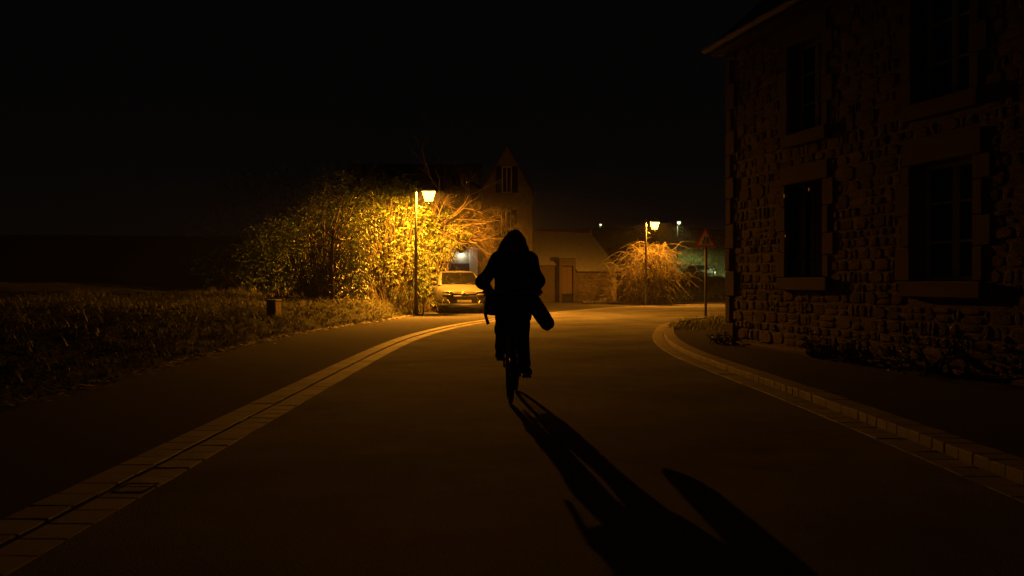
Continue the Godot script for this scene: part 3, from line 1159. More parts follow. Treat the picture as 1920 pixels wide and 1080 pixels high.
func make_car(label: String, at: Vector3, turn: float, paint: StandardMaterial3D, badge: bool) -> Node3D:
	# nose at z = 0 looking along +z, the tail at z = -4
	var t := thing("parked_car", label, "car", at, turn, "")
	var st := S(true)
	var rings := []
	# [z, half width, bottom, belt height, crown of the top]
	for s in [[0.0, 0.66, 0.30, 0.66, 0.72], [-0.05, 0.74, 0.24, 0.76, 0.83], [-0.18, 0.82, 0.22, 0.82, 0.90], [-0.45, 0.865, 0.22, 0.88, 0.98], [-0.95, 0.875, 0.22, 0.93, 1.05], [-1.4, 0.875, 0.22, 0.96, 1.07], [-2.6, 0.88, 0.22, 0.98, 1.07], [-3.5, 0.87, 0.24, 1.0, 1.07], [-3.85, 0.82, 0.28, 0.98, 1.04], [-3.98, 0.72, 0.36, 0.92, 0.98]]:
		var hw: float = s[1]
		var b: float = s[2]
		var y: float = s[3]
		var c: float = s[4]
		rings.append(car_ring(s[0], [[0.0, b], [hw * 0.8, b], [hw * 0.96, b + 0.08], [hw, b + 0.22], [hw, lerpf(b, y, 0.7)], [hw * 0.985, y - 0.04], [hw * 0.93, y + 0.02], [hw * 0.8, lerpf(y, c, 0.6)], [hw * 0.4, lerpf(y, c, 0.93)], [0.0, c]]))
	loft(st, rings)
	obj("body", st, paint, t)
	# cabin
	st = S(true)
	rings = []
	for s in [[-0.92, 0.74, 1.02, 1.03], [-1.3, 0.735, 0.98, 1.27], [-1.68, 0.66, 0.98, 1.47], [-1.95, 0.645, 0.98, 1.525], [-2.6, 0.645, 0.98, 1.55], [-3.2, 0.62, 0.98, 1.51], [-3.55, 0.62, 0.98, 1.38], [-3.8, 0.68, 0.98, 1.08]]:
		var hw: float = s[1]
		var top: float = s[3]
		rings.append(car_ring(s[0], [[0.0, s[2]], [0.79, s[2]], [lerpf(0.79, hw, 0.5), lerpf(s[2], top, 0.5)], [hw, lerpf(s[2], top, 0.9)], [hw * 0.9, lerpf(s[2], top, 0.97)], [hw * 0.5, top - 0.004], [0.0, top]]))
	loft(st, rings)
	obj("roof", st, paint, t)
	var glass := mat(Color(0.003, 0.003, 0.0035), 0.06, 0.0, 0.6)
	# windscreen: a bowed pane lying 6 mm proud of the cabin
	st = S(true)
	for i in 8:
		for k in 6:
			var q := []
			for e in [[0, 0], [1, 0], [1, 1], [0, 1]]:
				var u: float = (i + e[0]) / 8.0 * 2.0 - 1.0
				var v: float = (k + e[1]) / 6.0
				var w := lerpf(0.70, 0.575, v)
				q.append(Vector3(u * w, lerpf(1.055, 1.475, v), lerpf(-0.90, -1.645, v) - u * u * 0.05 + 0.02))
			quad(st, q[0], q[1], q[2], q[3], Vector3(0, 0.6, 1))
	obj("windscreen", st, glass, t)
	for s in [-1.0, 1.0]:
		for w in [[-1.18, -1.72, -2.28, -2.28, 1.04, 1.40], [-2.36, -2.36, -3.1, -3.4, 1.04, 1.42]]:
			st = S()
			var a := Vector3(s * 0.775, w[4], w[0])
			var b := Vector3(s * 0.668, w[5], w[1])
			var c := Vector3(s * 0.668, w[5], w[2])
			var d := Vector3(s * 0.775, w[4], w[3])
			quad(st, a, b, c, d, Vector3(s, 0.2, 0))
			quad(st, a - Vector3(s * 0.01, 0, 0), b - Vector3(s * 0.01, 0, 0), c - Vector3(s * 0.01, 0, 0), d - Vector3(s * 0.01, 0, 0), Vector3(-s, -0.2, 0))
			obj("side_window", st, glass, t)
		# door mirror
		st = S(true)
		box(st, Transform3D(Basis(Vector3.UP, s * 0.15), Vector3(s * 0.95, 1.09, -0.98)), Vector3(0.2, 0.14, 0.12), 0.045)
		tube(st, [Vector3(s * 0.80, 1.03, -1.02), Vector3(s * 0.90, 1.06, -1.0)], 0.025, 6)
		obj("mirror", st, paint, t)
		# lamps
		st = S(true)
		box(st, Transform3D(Basis(Vector3.UP, s * 0.5), Vector3(s * 0.60, 0.665, -0.045)), Vector3(0.34, 0.10, 0.16), 0.04)
		obj("headlight", st, mat(Color(0.09, 0.09, 0.09), 0.12, 0.3, 0.6), t)
		st = S(true)
		box(st, Transform3D(Basis(Vector3.UP, s * 0.42) * Basis(Vector3.BACK, s * 0.06), Vector3(s * 0.58, 0.785, -0.03)), Vector3(0.36, 0.022, 0.08), 0.008)
		obj("daylight_strip", st, mat(Color(0.4, 0.4, 0.4), 0.2, 0.2), t)
		# fog lamp in its pale surround
		st = S(true)
		var cc := Vector3(s * 0.65, 0.41, 0.012)
		var fr := []
		for e in [[-0.12, -0.08], [0.12, -0.08], [0.12, 0.02], [0.075, 0.09], [-0.06, 0.09], [-0.12, 0.0], [-0.12, -0.08]]:
			fr.append(cc + Vector3(s * e[0], e[1], -absf(e[0] + 0.12) * 0.33))
		tube(st, fr, 0.016, 6)
		var fog := obj("fog_lamp", st, mat(Color(0.5, 0.5, 0.48), 0.5), t)
		st = S(true)
		box(st, Transform3D(Basis(Vector3.UP, s * 0.32), cc + Vector3(0, 0, -0.055)), Vector3(0.2, 0.13, 0.06), 0.03)
		obj("lens", st, M.iron, fog)
		for z in [-0.72, -3.2]:
			var wh := Node3D.new()
			wh.name = "wheel"
			var nn := 0
			while t.has_node(NodePath(wh.name)):
				nn += 1
				wh.name = "wheel_%03d" % nn
			t.add_child(wh, true)
			wh.position = Vector3(s * 0.76, 0.32, z)
			st = S(true)
			ring_tube(st, Transform3D(Basis().scaled(Vector3(1.15, 1, 1))), 0.235, 0.09, 24, 8)
			obj("tyre", st, mat(Color(0.015, 0.015, 0.015), 0.85), wh)
			st = S(true)
			lathe(st, [Vector2(0.0, 0.05), Vector2(0.06, 0.055), Vector2(0.18, 0.03), Vector2(0.21, 0.06)], Transform3D(Basis(Vector3.BACK, -s * PI / 2), Vector3.ZERO), 16)
			obj("rim", st, M.zinc, wh)
	# dark lower bumper, grille, air intake
	st = S(true)
	rings = []
	for s in [[0.05, 0.50], [0.0, 0.74], [-0.22, 0.845], [-0.42, 0.885]]:
		rings.append(car_ring(s[0], [[0.0, 0.17], [s[1] * 0.9, 0.17], [s[1], 0.22], [s[1] * 1.005, 0.33], [s[1] * 0.97, 0.36], [0.0, 0.36]]))
	loft(st, rings)
	obj("lower_bumper", st, mat(Color(0.018, 0.018, 0.018), 0.7), t)
	st = S(true)
	box(st, Transform3D(Basis(), Vector3(0, 0.575, 0.0)), Vector3(0.86, 0.15, 0.05), 0.02)
	var gr := obj("grille", st, mat(Color(0.012, 0.012, 0.012), 0.5), t)
	for k in 3:
		st = S()
		bx(st, Vector3(-0.4, 0.53 + k * 0.04, 0.025), Vector3(0.4, 0.538 + k * 0.04, 0.032))
		piece("grille_bar", k, done(st), mat(Color(0.04, 0.04, 0.04), 0.4), gr)
	st = S()
	bx(st, Vector3(-0.26, 0.40, 0.045), Vector3(0.26, 0.485, 0.058), 0.004)
	obj("number_plate", st, mat(Color(0.17, 0.16, 0.14), 0.6), t)
	st = S(true)
	tube(st, [Vector3(-0.68, 0.735, -0.04), Vector3(-0.35, 0.755, 0.018), Vector3(0, 0.765, 0.03), Vector3(0.35, 0.755, 0.018), Vector3(0.68, 0.735, -0.04)], 0.011, 6)
	obj("nose_trim", st, mat(Color(0.08, 0.08, 0.08), 0.3, 0.5), t)
	if badge:
		for k in 2:
			st = S()
			for s in [-1.0, 1.0]:
				box(st, Transform3D(Basis(Vector3.BACK, -s * 0.5), Vector3(s * 0.052, 0.775 - k * 0.052, 0.03)), Vector3(0.125, 0.028, 0.03), 0.006)
			piece("chevron", k, done(st), mat(Color(0.28, 0.28, 0.28), 0.5, 0.3), t)
	# wipers, seat backs are hidden by the reflections; a short roof aerial
	for s in [-0.42, 0.2]:
		st = S(true)
		tube(st, [Vector3(s, 1.055, -0.86), Vector3(s + 0.45, 1.10, -0.93)], 0.008, 5)
		obj("wiper", st, M.iron, t)
	st = S(true)
	tube(st, [Vector3(0, 1.53, -1.95), Vector3(0, 1.60, -2.1)], [0.012, 0.006], 6)
	obj("aerial", st, M.iron, t)
	return t

func build_parked_car() -> void:
	var white := mat(Color(0.078, 0.077, 0.074), 0.45, 0.0, 0.4)
	white.clearcoat_enabled = true
	white.clearcoat = 0.2
	white.clearcoat_roughness = 0.12
	make_car("pale hatchback parked nose-on under the nearer lamp, half hidden by the cyclist", P(-1.68, 0.013, 32.9), 0.2, white, true)

# ------------------------------------------------------------------ far hillside

func build_hillside() -> void:
	var grey := mat(Color(0.06, 0.065, 0.065), 0.3, 0.2)
	make_car("dark car far off on the lit hill road, behind the road sign's post", P(19.4, land(19.4, 92.0) - 0.05, 92.0), 0.25, grey, false)
	# the lit hill road
	var path := smooth_path([Vector2(12, 97), Vector2(16, 95.5), Vector2(19.5, 94), Vector2(24, 93), Vector2(34, 91)], 1.0)
	var a := offset_path(path, -2.0)
	var b := offset_path(path, 2.0)
	var st := S(true)
	for i in path.size() - 1:
		var q := [a[i], a[i + 1], b[i + 1], b[i]]
		var v := []
		for e in q:
			v.append(P(e.x, land(e.x, e.y) + 0.05, e.y))
		quad(st, v[0], v[1], v[2], v[3], Vector3.UP)
	struct("hill_road", st, textured(mat(Color(0.26, 0.25, 0.21), 0.9), null, null, 1.0))
	var f := thing("post_fence", "line of thin fence posts along the lit strip left of the far car", "fence", P(14, 0, 90))
	var posts := []
	for i in 9:
		var x := 14.0 + i * 1.35 + rng.randf_range(-0.2, 0.2)
		var d := 91.5 - i * 0.35
		st = S(true)
		var p0 := P(x - 14, land(x, d) - 0.2, d - 90)
		var p1 := P(x - 14 + rng.randf_range(-0.06, 0.06), land(x, d) + rng.randf_range(0.9, 1.1), d - 90)
		tube(st, [p0, p1], [0.06, 0.05], 6)
		piece("post", i, done(st), M.bark, f)
		posts.append(p1)
	for k in 2:
		st = S()
		for i in posts.size() - 1:
			tube(st, [posts[i] - Vector3(0, 0.1 + k * 0.35, 0), posts[i + 1] - Vector3(0, 0.1 + k * 0.35, 0)], 0.012, 4)
		piece("wire", k, done(st), M.zinc, f)
	# grass on the lit slope
	var spots := []
	for i in 5000:
		var d := rng.randf_range(84.0, 118.0)
		var x := rng.randf_range(12.0, 30.0) * d / 100.0
		if d > 90.0 and d < 97.5:
			continue
		spots.append(Transform3D(Basis(Vector3.UP, rng.randf() * TAU).scaled(Vector3.ONE * rng.randf_range(1.5, 3.5)), P(x, land(x, d), d)))
	var gm := tuft(9, 0.16, M.grass, 51)
	var mm := MultiMesh.new()
	mm.transform_format = MultiMesh.TRANSFORM_3D
	mm.mesh = gm
	mm.instance_count = spots.size()
	for i in spots.size():
		mm.set_instance_transform(i, spots[i])
	var o := MultiMeshInstance3D.new()
	o.name = "hill_grass"
	o.multimesh = mm
	o.material_override = M.grass
	add_child(o, true)
	o.set_meta("kind", "stuff")
	o.set_meta("label", "green grass on the lit slope behind the far car")
	o.set_meta("category", "grass")
	# dark hedge and bushes on the bank beyond the road
	var specs := [[11.7, 58.0, 1.3, 0.55, "low dark bush on the bank beyond the road, left of the sign post"], [13.5, 60.0, 0.9, 0.6, "low dark bush on the bank beyond the road, right of the sign post"], [9.9, 62.0, 1.4, 1.3, "rounded dark bush just right of the weeping bush"], [8.2, 66.0, 2.6, 3.4, "dim broad tree behind the weeping bush and the farther lamp"], [4.5, 78.0, 3.2, 3.6, "dark tree beyond the cottage's right gable"]]
	for s in specs:
		bush("hill_bush", s[4], P(s[0], land(s[0], s[1]), s[1]), [[Vector3(0, s[3] * 0.6, 0), Vector3(s[2], s[3] * 0.6, s[2])], [Vector3(s[2] * 0.6, s[3] * 0.5, 0.3), Vector3(s[2] * 0.7, s[3] * 0.45, s[2] * 0.7)], [Vector3(-s[2] * 0.6, s[3] * 0.45, 0.3), Vector3(s[2] * 0.7, s[3] * 0.42, s[2] * 0.7)]], 2200, 0.15, M.leaf_ivy, 0.5, int(s[1] * 10), 7, "bush" if s[3] < 3.0 else "tree", "dark bushes and trees beyond the road")

# ------------------------------------------------------------------ bushes and trees

func leaf_mesh(sprays: Array, per: int, size: float, m: StandardMaterial3D, droop: float, r: RandomNumberGenerator) -> ArrayMesh:
	# sprays: [position, direction out]; each is a twig with leaves on both sides, each leaf folded along its midrib
	var n := sprays.size() * per
	var vs := PackedVector3Array()
	var ns := PackedVector3Array()
	var cs := PackedColorArray()
	vs.resize(n * 6)
	ns.resize(n * 6)
	cs.resize(n * 6)
	var base: Color = m.get_meta("base")
	var i := 0
	for s in sprays:
		var p: Vector3 = s[0]
		var d: Vector3 = s[1]
		var side := d.cross(Vector3.UP + Vector3(r.randf_range(-0.4, 0.4), 0, r.randf_range(-0.4, 0.4))).normalized()
		var tone := r.randf_range(0.65, 1.3)
		for k in per:
			var sg := 1.0 if k % 2 else -1.0
			var o := p + d * size * (0.55 * k - 0.2 * per) * 0.8
			var l := (d * r.randf_range(0.2, 0.9) + side * sg * r.randf_range(0.5, 1.0) + Vector3(r.randf_range(-0.35, 0.35), r.randf_range(-0.3, 0.3) - droop, r.randf_range(-0.35, 0.35))).normalized()
			var w := l.cross(Vector3(r.randf_range(-0.7, 0.7), 1, r.randf_range(-0.7, 0.7))).normalized()
			var up := w.cross(l)
			var ln := size * r.randf_range(0.45, 1.4)
			var tip := o + l * ln - Vector3(0, droop * ln * 0.25, 0)
			var a := o + l * ln * 0.45 + w * ln * 0.21 + up * ln * 0.07
			var b := o + l * ln * 0.45 - w * ln * 0.21 + up * ln * 0.07
			var n1 := (tip - o).cross(a - o).normalized()
			var n2 := (b - o).cross(tip - o).normalized()
			var c := base * (tone * r.randf_range(0.8, 1.2))
			vs[i] = o
			vs[i + 1] = a
			vs[i + 2] = tip
			vs[i + 3] = o
			vs[i + 4] = tip
			vs[i + 5] = b
			for q in 3:
				ns[i + q] = n1
				ns[i + 3 + q] = n2
			for q in 6:
				cs[i + q] = c
			i += 6
	var arr := []
	arr.resize(Mesh.ARRAY_MAX)
	arr[Mesh.ARRAY_VERTEX] = vs
	arr[Mesh.ARRAY_NORMAL] = ns
	arr[Mesh.ARRAY_COLOR] = cs
	var am := ArrayMesh.new()
	am.add_surface_from_arrays(Mesh.PRIMITIVE_TRIANGLES, arr)
	return am

func bush(called: String, label: String, at: Vector3, lobes: Array, count: int, size: float, m: StandardMaterial3D, droop: float, sd: int, per := 8, category := "bush", group := "") -> Node3D:
	# lobes: [centre, radii]; sprays sit mostly in the outer shell of the lobes, with gaps where a noise is low
	var r := RandomNumberGenerator.new()
	r.seed = sd
	var t := thing(called, label, category, at, 0.0, group)
	var nz := FastNoiseLite.new()
	nz.seed = sd
	nz.frequency = 0.9
	var wsum := 0.0
	for l in lobes:
		wsum += l[1].x * l[1].y
	var sprays := []
	var tries := 0
	while sprays.size() < count / per and tries < count * 6:
		tries += 1
		var pick := r.randf() * wsum
		var lobe: Array = lobes[0]
		for l in lobes:
			pick -= l[1].x * l[1].y
			if pick <= 0.0:
				lobe = l
				break
		var d := Vector3(r.randfn(), r.randfn(), r.randfn()).normalized()
		var rad := 1.0 - absf(r.randfn()) * 0.22
		if rad < 0.2:
			continue
		var p: Vector3 = lobe[0] + d * lobe[1] * rad * (1.0 + 0.22 * nz.get_noise_3d(d.x * 2.2, d.y * 2.2, d.z * 2.2))
		if p.y < 0.05 or nz.get_noise_3d(p.x * 1.6, p.y * 1.6, p.z * 1.6) < -0.22:
			continue
		sprays.append([p, (d + Vector3(0, 0.35 - droop * 0.8, 0) + Vector3(r.randfn(), r.randfn(), r.randfn()) * 0.35).normalized()])
	var stems := S(true)
	for i in mini(10 if m == M.leaf_ivy else 110, sprays.size() / 6):
		var s: Array = sprays[r.randi() % sprays.size()]
		var p: Vector3 = s[0]
		var foot := Vector3(p.x * 0.22 + r.randf_range(-0.12, 0.12), -0.1, p.z * 0.22 + r.randf_range(-0.12, 0.12))
		var midp := foot.lerp(p, 0.5) + Vector3(0, p.y * 0.18, 0) + Vector3(r.randfn(), r.randfn(), r.randfn()) * 0.08
		tube(stems, [foot, foot.lerp(midp, 0.5) + Vector3(r.randfn(), 0, r.randfn()) * 0.05, midp, p], [0.035, 0.028, 0.018, 0.005], 5, false)
	if m != M.leaf_ivy:
		# bare twigs that stand out past the leaves
		for i in 45:
			var s: Array = sprays[r.randi() % sprays.size()]
			var p: Vector3 = s[0]
			var d: Vector3 = (s[1] + Vector3(r.randfn() * 0.4, r.randf_range(0.2, 1.2), r.randfn() * 0.4)).normalized()
			var q: Vector3 = p + d * r.randf_range(0.25, 0.7)
			tube(stems, [p - d * 0.2, p, p.lerp(q, 0.6) + Vector3(r.randfn(), r.randfn(), r.randfn()) * 0.03, q], [0.006, 0.005, 0.004, 0.002], 3, false)
	obj("stems", stems, M.bark, t)
	var f := mesh_obj("foliage", leaf_mesh(sprays, per, size, m, droop, r), m, t)
	f.set_meta("kind", "stuff")
	return t

func branch(st: SurfaceTool, p: Vector3, d: Vector3, length: float, rad: float, depth: int, r: RandomNumberGenerator, flat: float) -> void:
	var n := 5 if depth > 1 else 4
	var pts := [p]
	var radii := [rad]
	var dir := d
	for i in n:
		dir = (dir + Vector3(r.randfn(), r.randfn() * 0.8, r.randfn()) * 0.17 + Vector3(0, flat, 0)).normalized()
		pts.append(pts[-1] + dir * length / n)
		radii.append(rad * lerpf(1.0, 0.42, (i + 1.0) / n))
	tube(st, pts, radii, 7 if rad > 0.04 else (5 if rad > 0.015 else 3), false)
	if depth <= 0:
		return
	var kids := 3 + r.randi() % 2 + (1 if depth < 3 else 0)
	for k in kids:
		var at: int = 1 + r.randi() % n if k > 0 else n
		var pd: Vector3 = (pts[at] - pts[at - 1]).normalized()
		var side := pd.cross(Vector3(r.randfn(), r.randfn(), r.randfn())).normalized()
		var nd := (pd * r.randf_range(0.6, 1.0) + side * r.randf_range(0.5, 0.95)).normalized()
		branch(st, pts[at], nd, length * r.randf_range(0.5, 0.78), radii[at] * r.randf_range(0.5, 0.75), depth - 1, r, flat * 0.7)

func build_left_planting() -> void:
	# the lit evergreen bushes behind and left of the nearer lamp, from left to right
	bush("laurel_bush", "big glossy-leaved bush left of the nearer lamp, dotted with lit leaves", P(-6.2, land(-6.2, 30.0), 30.0), [[Vector3(0.0, 1.7, 0), Vector3(1.35, 1.75, 1.2)], [Vector3(0.6, 2.6, -0.3), Vector3(1.4, 1.7, 1.2)], [Vector3(-0.7, 1.2, 0.2), Vector3(0.9, 1.3, 0.9)], [Vector3(0.9, 1.0, 0.3), Vector3(0.9, 1.1, 0.8)]], 15000, 0.095, M.leaf_laurel, 0.45, 301, 8, "bush", "evergreen bushes round the nearer lamp")
	bush("laurel_bush", "dense leafy bush just left of the nearer lamp post", P(-4.4, land(-4.4, 33.6), 33.6), [[Vector3(-0.2, 2.3, 0), Vector3(1.3, 2.2, 1.2)], [Vector3(0.5, 3.1, 0), Vector3(1.0, 1.4, 1.0)], [Vector3(-0.9, 3.2, -0.2), Vector3(0.9, 1.2, 0.9)], [Vector3(0.6, 1.2, 0.5), Vector3(0.9, 1.2, 0.8)]], 18000, 0.07, M.leaf_willow, 0.5, 302, 8, "bush", "evergreen bushes round the nearer lamp")
	bush("laurel_bush", "bright drooping-leaved bush behind the nearer lamp, above the parked car", P(-3.2, land(-3.2, 34.9), 34.9), [[Vector3(-0.15, 2.4, 0), Vector3(0.85, 1.5, 0.8)], [Vector3(0.75, 3.15, -0.1), Vector3(0.85, 0.75, 0.8)], [Vector3(-0.35, 1.3, 0.1), Vector3(0.65, 1.2, 0.6)], [Vector3(-0.5, 3.3, 0), Vector3(0.7, 0.9, 0.7)], [Vector3(0.55, 2.5, 0.0), Vector3(0.6, 0.55, 0.5)], [Vector3(0.2, 1.3, 0.25), Vector3(0.45, 1.25, 0.4)]], 14000, 0.08, M.leaf_willow, 0.75, 303, 8, "bush", "evergreen bushes round the nearer lamp")
	# darker ones towards the left edge
	var dark := [[-8.5, 33.6, 1.3, 2.8, "dim bush half hidden behind the left side of the glossy-leaved bush"], [-10.8, 40.0, 2.6, 6.0, "tall dark tree deep in the night on the left"], [-6.6, 36.8, 2.0, 5.4, "tall dim tree rising behind the lit bushes"]]
	var k := 0
	for s in dark:
		k += 1
		bush("dark_bush", s[4], P(s[0], land(s[0], s[1]), s[1]), [[Vector3(0, s[3] * 0.5, 0), Vector3(s[2], s[3] * 0.5, s[2] * 0.8)], [Vector3(s[2] * 0.5, s[3] * 0.65, 0.2), Vector3(s[2] * 0.6, s[3] * 0.36, s[2] * 0.6)], [Vector3(-s[2] * 0.5, s[3] * 0.35, 0.3), Vector3(s[2] * 0.7, s[3] * 0.4, s[2] * 0.6)]], 8000, 0.11, M.leaf_ivy, 0.4, 320 + k, 7, "bush" if s[3] < 5.0 else "tree", "dark bushes and trees on the left bank")
	# the bare tree behind the lamp
	var r := RandomNumberGenerator.new()
	r.seed = 61
	var t := thing("bare_tree", "leafless tree behind the nearer lamp, its lit branches reaching right", "tree", P(-3.1, 0.05, 35.3))
	var st := S(true)
	tube(st, [Vector3(0, -0.2, 0), Vector3(0.04, 1.2, 0), Vector3(-0.02, 2.4, 0.02), Vector3(0.05, 3.3, 0.06)], [0.15, 0.125, 0.11, 0.095], 9, false)
	obj("trunk", st, M.bark, t)
	var limbs := [[Vector3(0.05, 3.3, 0.06), Vector3(0.25, 1, 0.05), 2.3, 0.075, 3, 0.03], [Vector3(0.0, 3.0, 0.05), Vector3(-0.2, 1, 0.1), 2.0, 0.06, 3, 0.03], [Vector3(0.04, 3.0, 0.05), Vector3(0.9, 0.75, 0.0), 2.1, 0.055, 3, 0.02], [Vector3(0.0, 3.1, 0.05), Vector3(1, 0.36, 0.12), 1.9, 0.042, 4, -0.01], [Vector3(0.0, 2.95, 0.05), Vector3(1, 0.2, 0.2), 1.9, 0.036, 4, -0.015], [Vector3(0.0, 2.75, 0.03), Vector3(1, 0.12, 0.1), 1.9, 0.032, 4, -0.02], [Vector3(0.02, 2.9, 0.05), Vector3(0.5, 0.5, 0.8), 1.5, 0.045, 3, 0.0], [Vector3(0.02, 2.5, 0.05), Vector3(1.0, 0.12, 0.3), 1.4, 0.026, 3, -0.01]]
	for i in 7:
		limbs.append([Vector3(0.02, 2.65 + i * 0.13, 0.05), Vector3(1, r.randf_range(-0.02, 0.4), r.randf_range(-0.2, 0.45)), r.randf_range(1.5, 2.1), 0.026, 4, r.randf_range(-0.03, 0.02)])
	for i in limbs.size():
		var l: Array = limbs[i]
		st = S(true)
		branch(st, l[0], l[1].normalized(), l[2], l[3], l[4], r, l[5])
		piece("limb", i, done(st), M.twig, t)
	# a slim trunk at the foot of the glossy bush
	t = thing("slim_trunk_tree", "slim dark trunk standing in the grass under the glossy-leaved bush", "tree", P(-5.62, land(-5.62, 29.2), 29.2))
	st = S(true)
	tube(st, [Vector3(0, -0.1, 0), Vector3(0.01, 0.3, 0), Vector3(-0.03, 1.2, 0), Vector3(0.05, 2.3, 0.05)], [0.11, 0.075, 0.065, 0.045], 9, false)
	obj("trunk", st, M.bark, t)
	for i in 5:
		st = S(true)
		branch(st, Vector3(0.0, 1.2 + i * 0.22, 0.02), Vector3(cos(i * 2.4), 0.9, sin(i * 2.4)).normalized(), 1.1, 0.028, 2, r, 0.02)
		piece("limb", i, done(st), M.bark, t)
	# dry stems and brambles at the foot of the bushes
	st = S(true)
	for i in 150:
		var d := rng.randf_range(31.0, 34.5)
		var x := verge_x(d) - rng.randf_range(-0.15, 1.6) + (0.6 if d > 33.4 else 0.0)
		var p := P(x + 3.3, land(x, d) + 0.0, d - 33.0)
		var a := rng.randf() * TAU
		var h := rng.randf_range(0.25, 0.9)
		var o := Vector3(cos(a), 0, sin(a)) * h * rng.randf_range(0.2, 0.8)
		tube(st, [p, p + o * 0.3 + Vector3.UP * h * 0.7, p + o * 0.8 + Vector3.UP * h, p + o * 1.3 + Vector3.UP * h * 0.75], [0.006, 0.005, 0.004, 0.002], 3, false)
	var br := thing("brambles", "tangle of dry stems at the foot of the nearer lamp post", "brambles", P(-3.3, 0, 33.0))
	var bo := obj("stems", st, M.twig, br)
	bo.set_meta("kind", "stuff")

func build_lamp_bush() -> void:
	var r := RandomNumberGenerator.new()
	r.seed = 88
	var t := thing("weeping_bush", "bare weeping bush of arching twigs glowing under the farther lamp", "bush", P(6.85, -0.15, 47.1))
	var st := S(true)
	for i in 7:
		var a := r.randf() * TAU
		tube(st, [Vector3(cos(a) * 0.3, -0.1, sin(a) * 0.3), Vector3(cos(a) * 0.2, 1.0, sin(a) * 0.2), Vector3(cos(a) * 0.25, 2.0, sin(a) * 0.25), Vector3(cos(a) * 0.35, 2.7, sin(a) * 0.35)], [0.09, 0.07, 0.055, 0.035], 6, false)
	obj("trunk", st, M.bark, t)
	st = S(true)
	for i in 760:
		# arching withies that leave the heads and hang down
		var a := r.randf() * TAU
		var low := r.randf() < 0.42
		var p := Vector3(r.randfn() * 0.5 + 0.15, r.randf_range(1.3, 2.9), r.randfn() * 0.45) if not low else Vector3(r.randfn() * 0.7 - 0.35, r.randf_range(0.5, 1.8), r.randfn() * 0.5)
		var reach := r.randf_range(0.4, 1.6) * (1.0 if not low else 0.85)
		var rise := r.randf_range(0.0, 0.7)
		var drop := r.randf_range(-0.25, 1.3) if not low else r.randf_range(-0.3, 0.8)
		var o := Vector3(cos(a), 0, sin(a))
		var bend := Vector3(r.randfn(), r.randfn() * 0.35, r.randfn()) * 0.45
		var pts := []
		var radii := []
		for k in 8:
			var u := k / 7.0
			pts.append(p + (o + bend * u) * reach * u + Vector3.UP * (rise * sin(u * PI * 0.9) - drop * u * u) + Vector3(r.randfn(), r.randfn(), r.randfn()) * 0.03)
			radii.append(lerpf(0.016, 0.004, u))
		tube(st, pts, radii, 3, false)
	var o1 := obj("withies", st, M.withy, t)
	o1.set_meta("kind", "stuff")
	# the fuller, leafy skirt at its left foot
	bush("shrub", "rounded dry-leaved shrub at the left foot of the weeping bush, by the cottage corner", P(5.75, 0.0, 46.6), [[Vector3(0, 0.9, 0), Vector3(0.75, 0.9, 0.7)], [Vector3(0.9, 0.8, -0.1), Vector3(0.9, 0.85, 0.7)]], 2600, 0.06, M.leaf_dry, 0.3, 411, 7, "shrub")
	bush("shrub", "low dark shrub at the right foot of the weeping bush", P(7.9, 0.0, 47.4), [[Vector3(0, 0.5, 0), Vector3(0.8, 0.6, 0.6)], [Vector3(0.5, 0.4, 0), Vector3(0.7, 0.4, 0.5)]], 1500, 0.07, M.leaf_ivy, 0.3, 412, 7, "shrub")

# ------------------------------------------------------------------ the road sign

